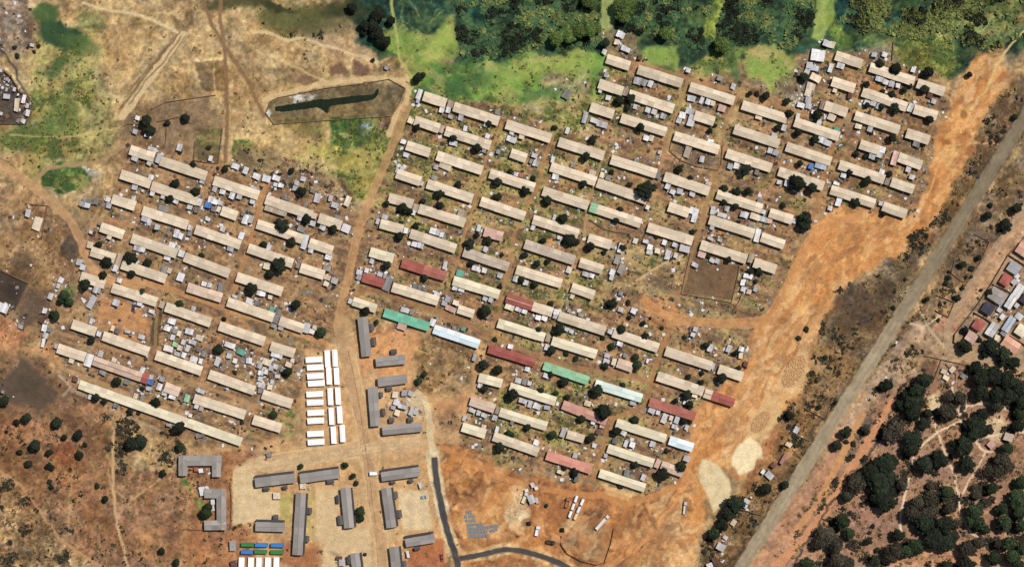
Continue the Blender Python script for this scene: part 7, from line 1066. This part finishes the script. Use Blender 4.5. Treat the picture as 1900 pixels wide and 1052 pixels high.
for i, (px, py, R) in enumerate(GREENT): tree("leafy_tree", 'olive' if py < 110 and px < 1400 else 'green', px, py, R*1.05, "tree", "fresh green leafy trees", "%s green tree" % sz(R), 2000+i)
for i, (px, py, R) in enumerate(GREYT): tree("dusty_tree", 'grey', px, py, R*1.2, "tree", "dusty grey-brown trees of the grove", "%s grey-brown tree" % sz(R), 3000+i)

# ------------------------------------------------------------------ vegetation and rubble masses (nobody could count these)
def pick(F, n, seed, lo=.02):
    r = np.random.RandomState(seed); w = np.clip(F-lo, 0, None).ravel(); w = w*((GX > -40) & (GX < 1940) & (GY > -40) & (GY < 1092)).ravel()
    idx = r.choice(w.size, n, p=w/w.sum())
    return GX.ravel()[idx]+r.uniform(-1, 1, n), GY.ravel()[idx]+r.uniform(-1, 1, n), r
def onroof(px, py):
    m = np.zeros(px.shape, bool)
    for q in hs:
        u0, v0 = uv(*q['c']); u = px*UX+py*UY; v = -px*UY+py*UX
        m |= (np.abs(u-u0) < q['L']/2+1.5) & (np.abs(v-v0) < q['w']/2+1.5)
    for b in GREYB:
        d = segd(px, py, [(b[0], b[1]), (b[2], b[3])], False); m |= d < b[4]/2+2
    for b in TENTS: m |= np.hypot(px-b[0], py-b[1]) < 12
    for b in SUBURB: m |= np.hypot(px-b[0], py-b[1]) < 13
    return m
def leafmass(name, F, n, seed, size, mat, label, tall=.35, per=5, clump=1.0, z0=0.0, low=None, flatn=.55):
    px, py, r = pick(F, n, seed); k = ~onroof(px, py); px, py = px[k], py[k]; n = len(px)
    z = samp(HF, px, py)+z0; X = (px-950)*K; Y = (526-py)*K
    S = size*(.5+r.rand(n)**2*1.6)
    c = np.stack([X, Y, z], 1)[:, None, :].repeat(per, 1)
    ph = r.rand(n, per)*6.283; el = r.rand(n, per)*1.3; q = (r.rand(n, per)**.5)
    off = np.stack([np.cos(ph)*q, np.sin(ph)*q, .15+tall*(1-q*.6)], -1)*S[:, None, None]*clump
    c = c+off
    t1 = r.randn(n, per, 3); t1 /= np.linalg.norm(t1, axis=-1, keepdims=True)
    up = np.zeros((n, per, 3)); up[..., 2] = 1; up += flatn*r.randn(n, per, 3)
    t1 = np.cross(up, t1); t1 /= np.linalg.norm(t1, axis=-1, keepdims=True)+1e-9; t2 = np.cross(up, t1); t2 /= np.linalg.norm(t2, axis=-1, keepdims=True)+1e-9
    s = (S[:, None]*(.35+.4*r.rand(n, per)))[..., None]
    V = np.stack([c-t1*s-t2*s*.6, c+t1*s*.8-t2*s, c+t1*s+t2*s*.7, c-t1*s*.5+t2*s], 2).reshape(-1, 3).astype(np.float32)
    me = bpy.data.meshes.new(name); nq = len(V)//4
    me.vertices.add(len(V)); me.vertices.foreach_set("co", V.ravel())
    me.loops.add(nq*4); me.loops.foreach_set("vertex_index", np.arange(nq*4, dtype=np.int32))
    me.polygons.add(nq); me.polygons.foreach_set("loop_start", np.arange(0, nq*4, 4, dtype=np.int32))
    try: me.polygons.foreach_set("loop_total", np.full(nq, 4, dtype=np.int32))
    except Exception: pass
    me.update(calc_edges=True)
    a = me.attributes.new("bay", 'FLOAT', 'FACE'); a.data.foreach_set("value", np.clip(((r.rand(n) if low is None else samp(low, px, py))[:, None]+.22*r.randn(n, per)), 0, 1).astype(np.float32).ravel())
    me.materials.append(mat)
    return obj(name, me, kind="stuff", label=label)
wood = inside(GX, GY, Z("850 -70 1980 -70 1960 40 1850 90 1740 80 1640 60 1600 60 1580 40 1500 50 1470 90 1400 80 1290 90 1240 70 1180 60 1130 50 1110 90 1010 85 960 95 890 115 858 100 850 60")).astype(float)*(sst((fbm(30, 601, 4)+.25)/.3))*(1-sst((CF[..., 1]-96)/20))*(.35+.65*sst((fbm(8, 605, 3)+.2)/.3))
for g_ in GREENT:
    if g_[1] < 110: wood *= 1-sst((g_[2]*1.15-np.hypot(GX-g_[0], GY-g_[1]))/4)
for s_ in ("1118 -70 1148 -70 1140 50 1122 62 1112 40", "1345 -70 1300 70 1325 75 1370 -70", "1524 -70 1506 70 1525 80 1548 30 1545 -70"): wood *= ~inside(GX, GY, Z(s_))
wl = np.clip(.5+1.3*fbm(34, 621, 4), 0, 1); wk = 1-.55*sst((GX-1590)/120)
leafmass("woodland", wood*wk, 10500, 61, .9, LM['mid'], "dense dark green woodland along the top edge", tall=.3, per=6, low=wl, flatn=.25)
leafmass("woodland_dark", wood*sst((.45-wl)/.2), 3400, 62, 1.0, LM['dark'], "darker thicket in the woodland along the top", tall=.5, per=6, flatn=.4)  # darker leaf clumps wherever the woodland tone noise is low
leafmass("woodland_fringe", wood*(.35*sst((wl-.5)/.2)+(GX > 1580)), 6500, 68, .9, LM['olive'], "olive green thinner growth in the woodland", tall=.6, per=5, low=wl)
MC = CLEAR*(1-ROADM); SCB *= sst((CF.mean(-1)-70)/30); SCB *= ~((GY < 118) & (GX > 640) & (GX < 1830))
leafmass("dry_scrub", SCB*sst((fbm(22, 611, 4)+.12)/.3)+.01*SCB, 7000, 63, .6, LM['brown'], "dry brown scrub on the open ground", per=5)
leafmass("dark_scrub", SCB*sst((fbm(26, 71, 5)-.05)/.3)*sst((SCB-.25)/.3), 8500, 64, .65, LM['grey'], "dark low scrub in clumps beside the roads", per=5)
leafmass("olive_scrub", (np.clip(GR, 0, 1)*.6+SCB*.25)*MC, 4500, 65, .45, LM['olive'], "olive weeds over the meadows and yards", per=5)
leafmass("garden_plants", gm*np.clip(GR*3, 0, 1)*(1-wood)*MC, 5500, 66, .42, LM['gcrop'], "green garden plants and weeds between the houses", per=5)
def brick_field(cx, cy, rx, ry, ang, label):
    v = []; f = []; ca, sa = math.cos(math.radians(ang)), math.sin(math.radians(ang)); r = random.Random(int(cx))
    for i in range(-12, 13):
        for j in range(-30, 31):
            u, w_ = j*1.35, i*2.5
            if (u/rx)**2+(w_/ry)**2 > 1 or r.random() < .24: continue
            px, py = cx+u*ca-w_*sa+r.uniform(-.15, .15), cy+u*sa+w_*ca+r.uniform(-.2, .2); x, y = W(px, py); z = gz(px, py)
            box(v, f, x-.36, x+.36, y-.25, y+.25, z-.1, z+.55)
    obj("drying_bricks", mesh("drying_bricks", v, f, [plain("raw_brick", (200,158,110))]), kind="stuff", label=label)
brick_field(1474, 688, 34, 16, -57, "rows of drying bricks on the upper sand patch")
brick_field(1412, 782, 24, 13, -50, "rows of drying bricks on the lower sand patch")

def rubble(name, F, n, seed, mats, label):
    px, py, r = pick(F, n, seed); k = ~onroof(px, py); px, py = px[k], py[k]; n = len(px)
    z = samp(HF, px, py); v = []; f = []; mi = []
    for i in range(n):
        s = .16+1.15*r.rand()**2.8; t = s*(.4+.6*r.rand()); a = r.rand()*3.14; h = .1+.35*r.rand(); x = (px[i]-950)*K; y = (526-py[i])*K
        ca, sa = math.cos(a), math.sin(a); m = len(v)
        b = [(x+ca*p-sa*q, y+sa*p+ca*q) for p, q in ((-s, -t), (s, -t*.8), (s*.8, t), (-s, t*.9))]
        v += [(p[0], p[1], z[i]-.1) for p in b]+[(p[0], p[1], z[i]+h+.05*r.rand()) for p in b]
        f += [(m+4,m+5,m+6,m+7),(m,m+1,m+5,m+4),(m+1,m+2,m+6,m+5),(m+2,m+3,m+7,m+6),(m+3,m,m+4,m+7)]
        c = int(r.choice(len(mats), p=MP)); mi += [c]*5
    return obj(name, mesh(name, v, f, mats, mi), kind="stuff", label=label)
MP = [.27, .23, .2, .3]
JM = [plain("scrap_white", (205,205,205)), plain("scrap_grey", (130,126,122)), plain("scrap_rust", (124,84,62)), plain("scrap_dark", (58,50,46))]
SHK = np.zeros((NY, NX))
for q_ in SHACKS: put(mask_blob(q_[0], q_[1], 15, 11, 18, 9, 0), None, 1, h=0); s_, m_ = mask_blob(q_[0], q_[1], 15, 11, 18, 9, 0); SHK[s_] += m_
rub = np.clip(SET+.3*(SHK > 0), 0, 1)*(.12+.4*sst((fbm(22, 501, 3)+.05)/.4)+.55*np.clip(SHK, 0, 3))*(1-ROADM)
rubble("rubble", rub, 16500, 5, JM, "scattered scrap, stones and household things in the yards")

# ------------------------------------------------------------------ walls, fences
def wall_line(name, cat, pts, label, h=1.3, th=.28, post=False, group=None):
    c = [np.array(p, float) for p in pts]; v = []; f = []
    x0, y0 = W(*pts[0]); t = root(name, pts[0][0], pts[0][1], 0, category=cat, label=label)
    if group: t['group'] = group
    zt = t.location.z; pv = []; pf = []
    dense = []
    for a, b in zip(c[:-1], c[1:]):
        n = max(1, int(np.linalg.norm(b-a)/9)); dense += [a+(b-a)*k/n for k in range(n)]
    dense.append(c[-1])
    P_ = [(W(*p)[0]-x0, W(*p)[1]-y0, gz(*p)-zt) for p in dense]
    for (a, b) in zip(P_[:-1], P_[1:]):
        d = Vector((b[0]-a[0], b[1]-a[1], 0)); L = d.length
        if L < .05: continue
        d /= L; nn = Vector((-d.y, d.x, 0))*th/2; n = len(v)
        for (p, hh) in ((a, RNG.uniform(-.1, .1)), (b, RNG.uniform(-.1, .1))):
            for s, z in ((-1, -.5), (1, -.5), (1, h+hh), (-1, h+hh)): v.append((p[0]+nn.x*s, p[1]+nn.y*s, p[2]+z))
        f += [(n,n+4,n+7,n+3),(n+1,n+2,n+6,n+5),(n+3,n+7,n+6,n+2),(n,n+3,n+2,n+1),(n+4,n+5,n+6,n+7)]
    obj("panel" if post else "masonry", mesh("wall_run", v, f, [M_POST if post else M_WALLDK]), t)
    v = []; f = []
    for p in P_[::2]: box(v, f, p[0]-.2, p[0]+.2, p[1]-.2, p[1]+.2, p[2]-.5, p[2]+h+.25)
    obj("posts", mesh("posts", v, f, [M_POST]), t, kind="stuff")
for pts, lab, h, fence in WALLS: wall_line("fence" if fence else "yard_wall", "fence" if fence else "wall", pts, lab, h, .22 if fence else .4, fence)

# ------------------------------------------------------------------ vehicles
def vehicle(kind, px, py, ang, L, wd, c, label):
    m = plain("paint_%s_%s" % (kind, label.split()[0]), c, .4, .06)
    t = root(kind, px, py, math.radians(-ang), category=kind.replace('_', ' '), label=label)
    a, b = L/2, wd/2
    def part(n, boxes, mat, par=t):
        v = []; f = []
        for q in boxes: box(v, f, *q)
        return obj(n, mesh(n, v, f, [mat]), par)
    if kind == 'car':
        part("body", [(-a, a, -b, b, .3, .85)], m)
        v = [(-a*.75,-b*.9,.851),(a*.45,-b*.9,.851),(a*.45,b*.9,.851),(-a*.75,b*.9,.851),(-a*.5,-b*.75,1.4),(a*.15,-b*.75,1.4),(a*.15,b*.75,1.4),(-a*.5,b*.75,1.4)]
        g_ = obj("cabin", mesh("cabin", v, [(4,5,6,7),(0,1,5,4),(1,2,6,5),(2,3,7,6),(3,0,4,7)], [m, M_GLASS], [0, 1, 1, 1, 1]), t)
    elif kind == 'trailer':
        v = []; f = []; n = 10
        for s in (-1, 1):
            for i in range(n): v.append((s*a, math.cos(i*2*math.pi/n)*b, 1.6+math.sin(i*2*math.pi/n)*b*.8))
        f = [(i, (i+1) % n, n+(i+1) % n, n+i) for i in range(n)]+[tuple(range(n))[::-1], tuple(range(n, 2*n))]
        obj("tank", mesh("tank", v, f, [m]), t); part("chassis", [(-a, a, -b*.5, b*.5, .5, .75)], JM[3])
    else:
        cabL = min(2.0, L*.3)
        part("chassis", [(-a, a-cabL-.1, -b*.8, b*.8, .6, .8)], JM[3])
        cb = part("cab", [(a-cabL, a, -b, b, .5, 2.3)], m)
        part("windscreen", [(a+.005, a+.03, -b*.85, b*.85, 1.4, 2.1)], M_GLASS, cb)
        if kind == 'bus': part("body", [(-a, a-cabL-.02, -b, b, .5, 2.6)], m)
        elif kind == 'truck': part("cargo_bed", [(-a, a-cabL-.15, -b, b, .85, 1.05), (-a, a-cabL-.15, -b, -b+.08, 1.051, 1.7), (-a, a-cabL-.15, b-.08, b, 1.051, 1.7), (-a, -a+.08, -b+.081, b-.081, 1.051, 1.7)], m)
    for sx in (-.62, .62):
        for sy in (-1, 1):
            v = []; f = []; n = 10; R = .45 if kind != 'car' else .32
            for s in (0, 1):
                for i in range(n): v.append((sx*a+math.cos(i*.6283)*R, sy*(b-.25*s), R+math.sin(i*.6283)*R))
            f = [(i, (i+1) % n, n+(i+1) % n, n+i) for i in range(n)]+[tuple(range(n))[::-1], tuple(range(n, 2*n))]
            obj("wheel", mesh("wheel", v, f, [M_TYRE]), t)
for q in VEH: vehicle(*q)

# foundation pads on the building plot
t = root("foundation_slabs", 888, 968, 0, category="foundation", label="grey concrete pads laid on sand beside the dark new road")
pm = plain("fresh_concrete", (120,124,126)); xx, yy = W(888, 968)
pads = Q(800, 748, S4, "228 700 250 700 222 725 248 725 272 725 228 752 252 752 276 750 240 778 262 778 284 776 306 780 328 778 242 802 264 802 286 802 308 802 330 800 352 796 374 792 396 788 418 784 244 826 266 826 288 826 310 826 332 826 354 822 376 818 398 814 416 808 250 850 272 850 294 852 316 852 338 850 360 846")
for i, (a, b) in enumerate(pads):
    w = W(a, b); v = []; f = []; s = 1.02; box(v, f, -s, s, -s, s, -.3, .25+.04*(i % 3))
    obj("slab", mesh("slab", v, f, [pm]), t, (w[0]-xx, w[1]-yy, gz(a, b)-t.location.z), RNG.uniform(-.08, .2))
LB.finish()
for o in bpy.data.objects:
    if o.parent is None and 'label' in o.keys():
        ws = str(o['label']).split()
        if len(ws) < 4: o['label'] = str(o['label'])+" seen from above"
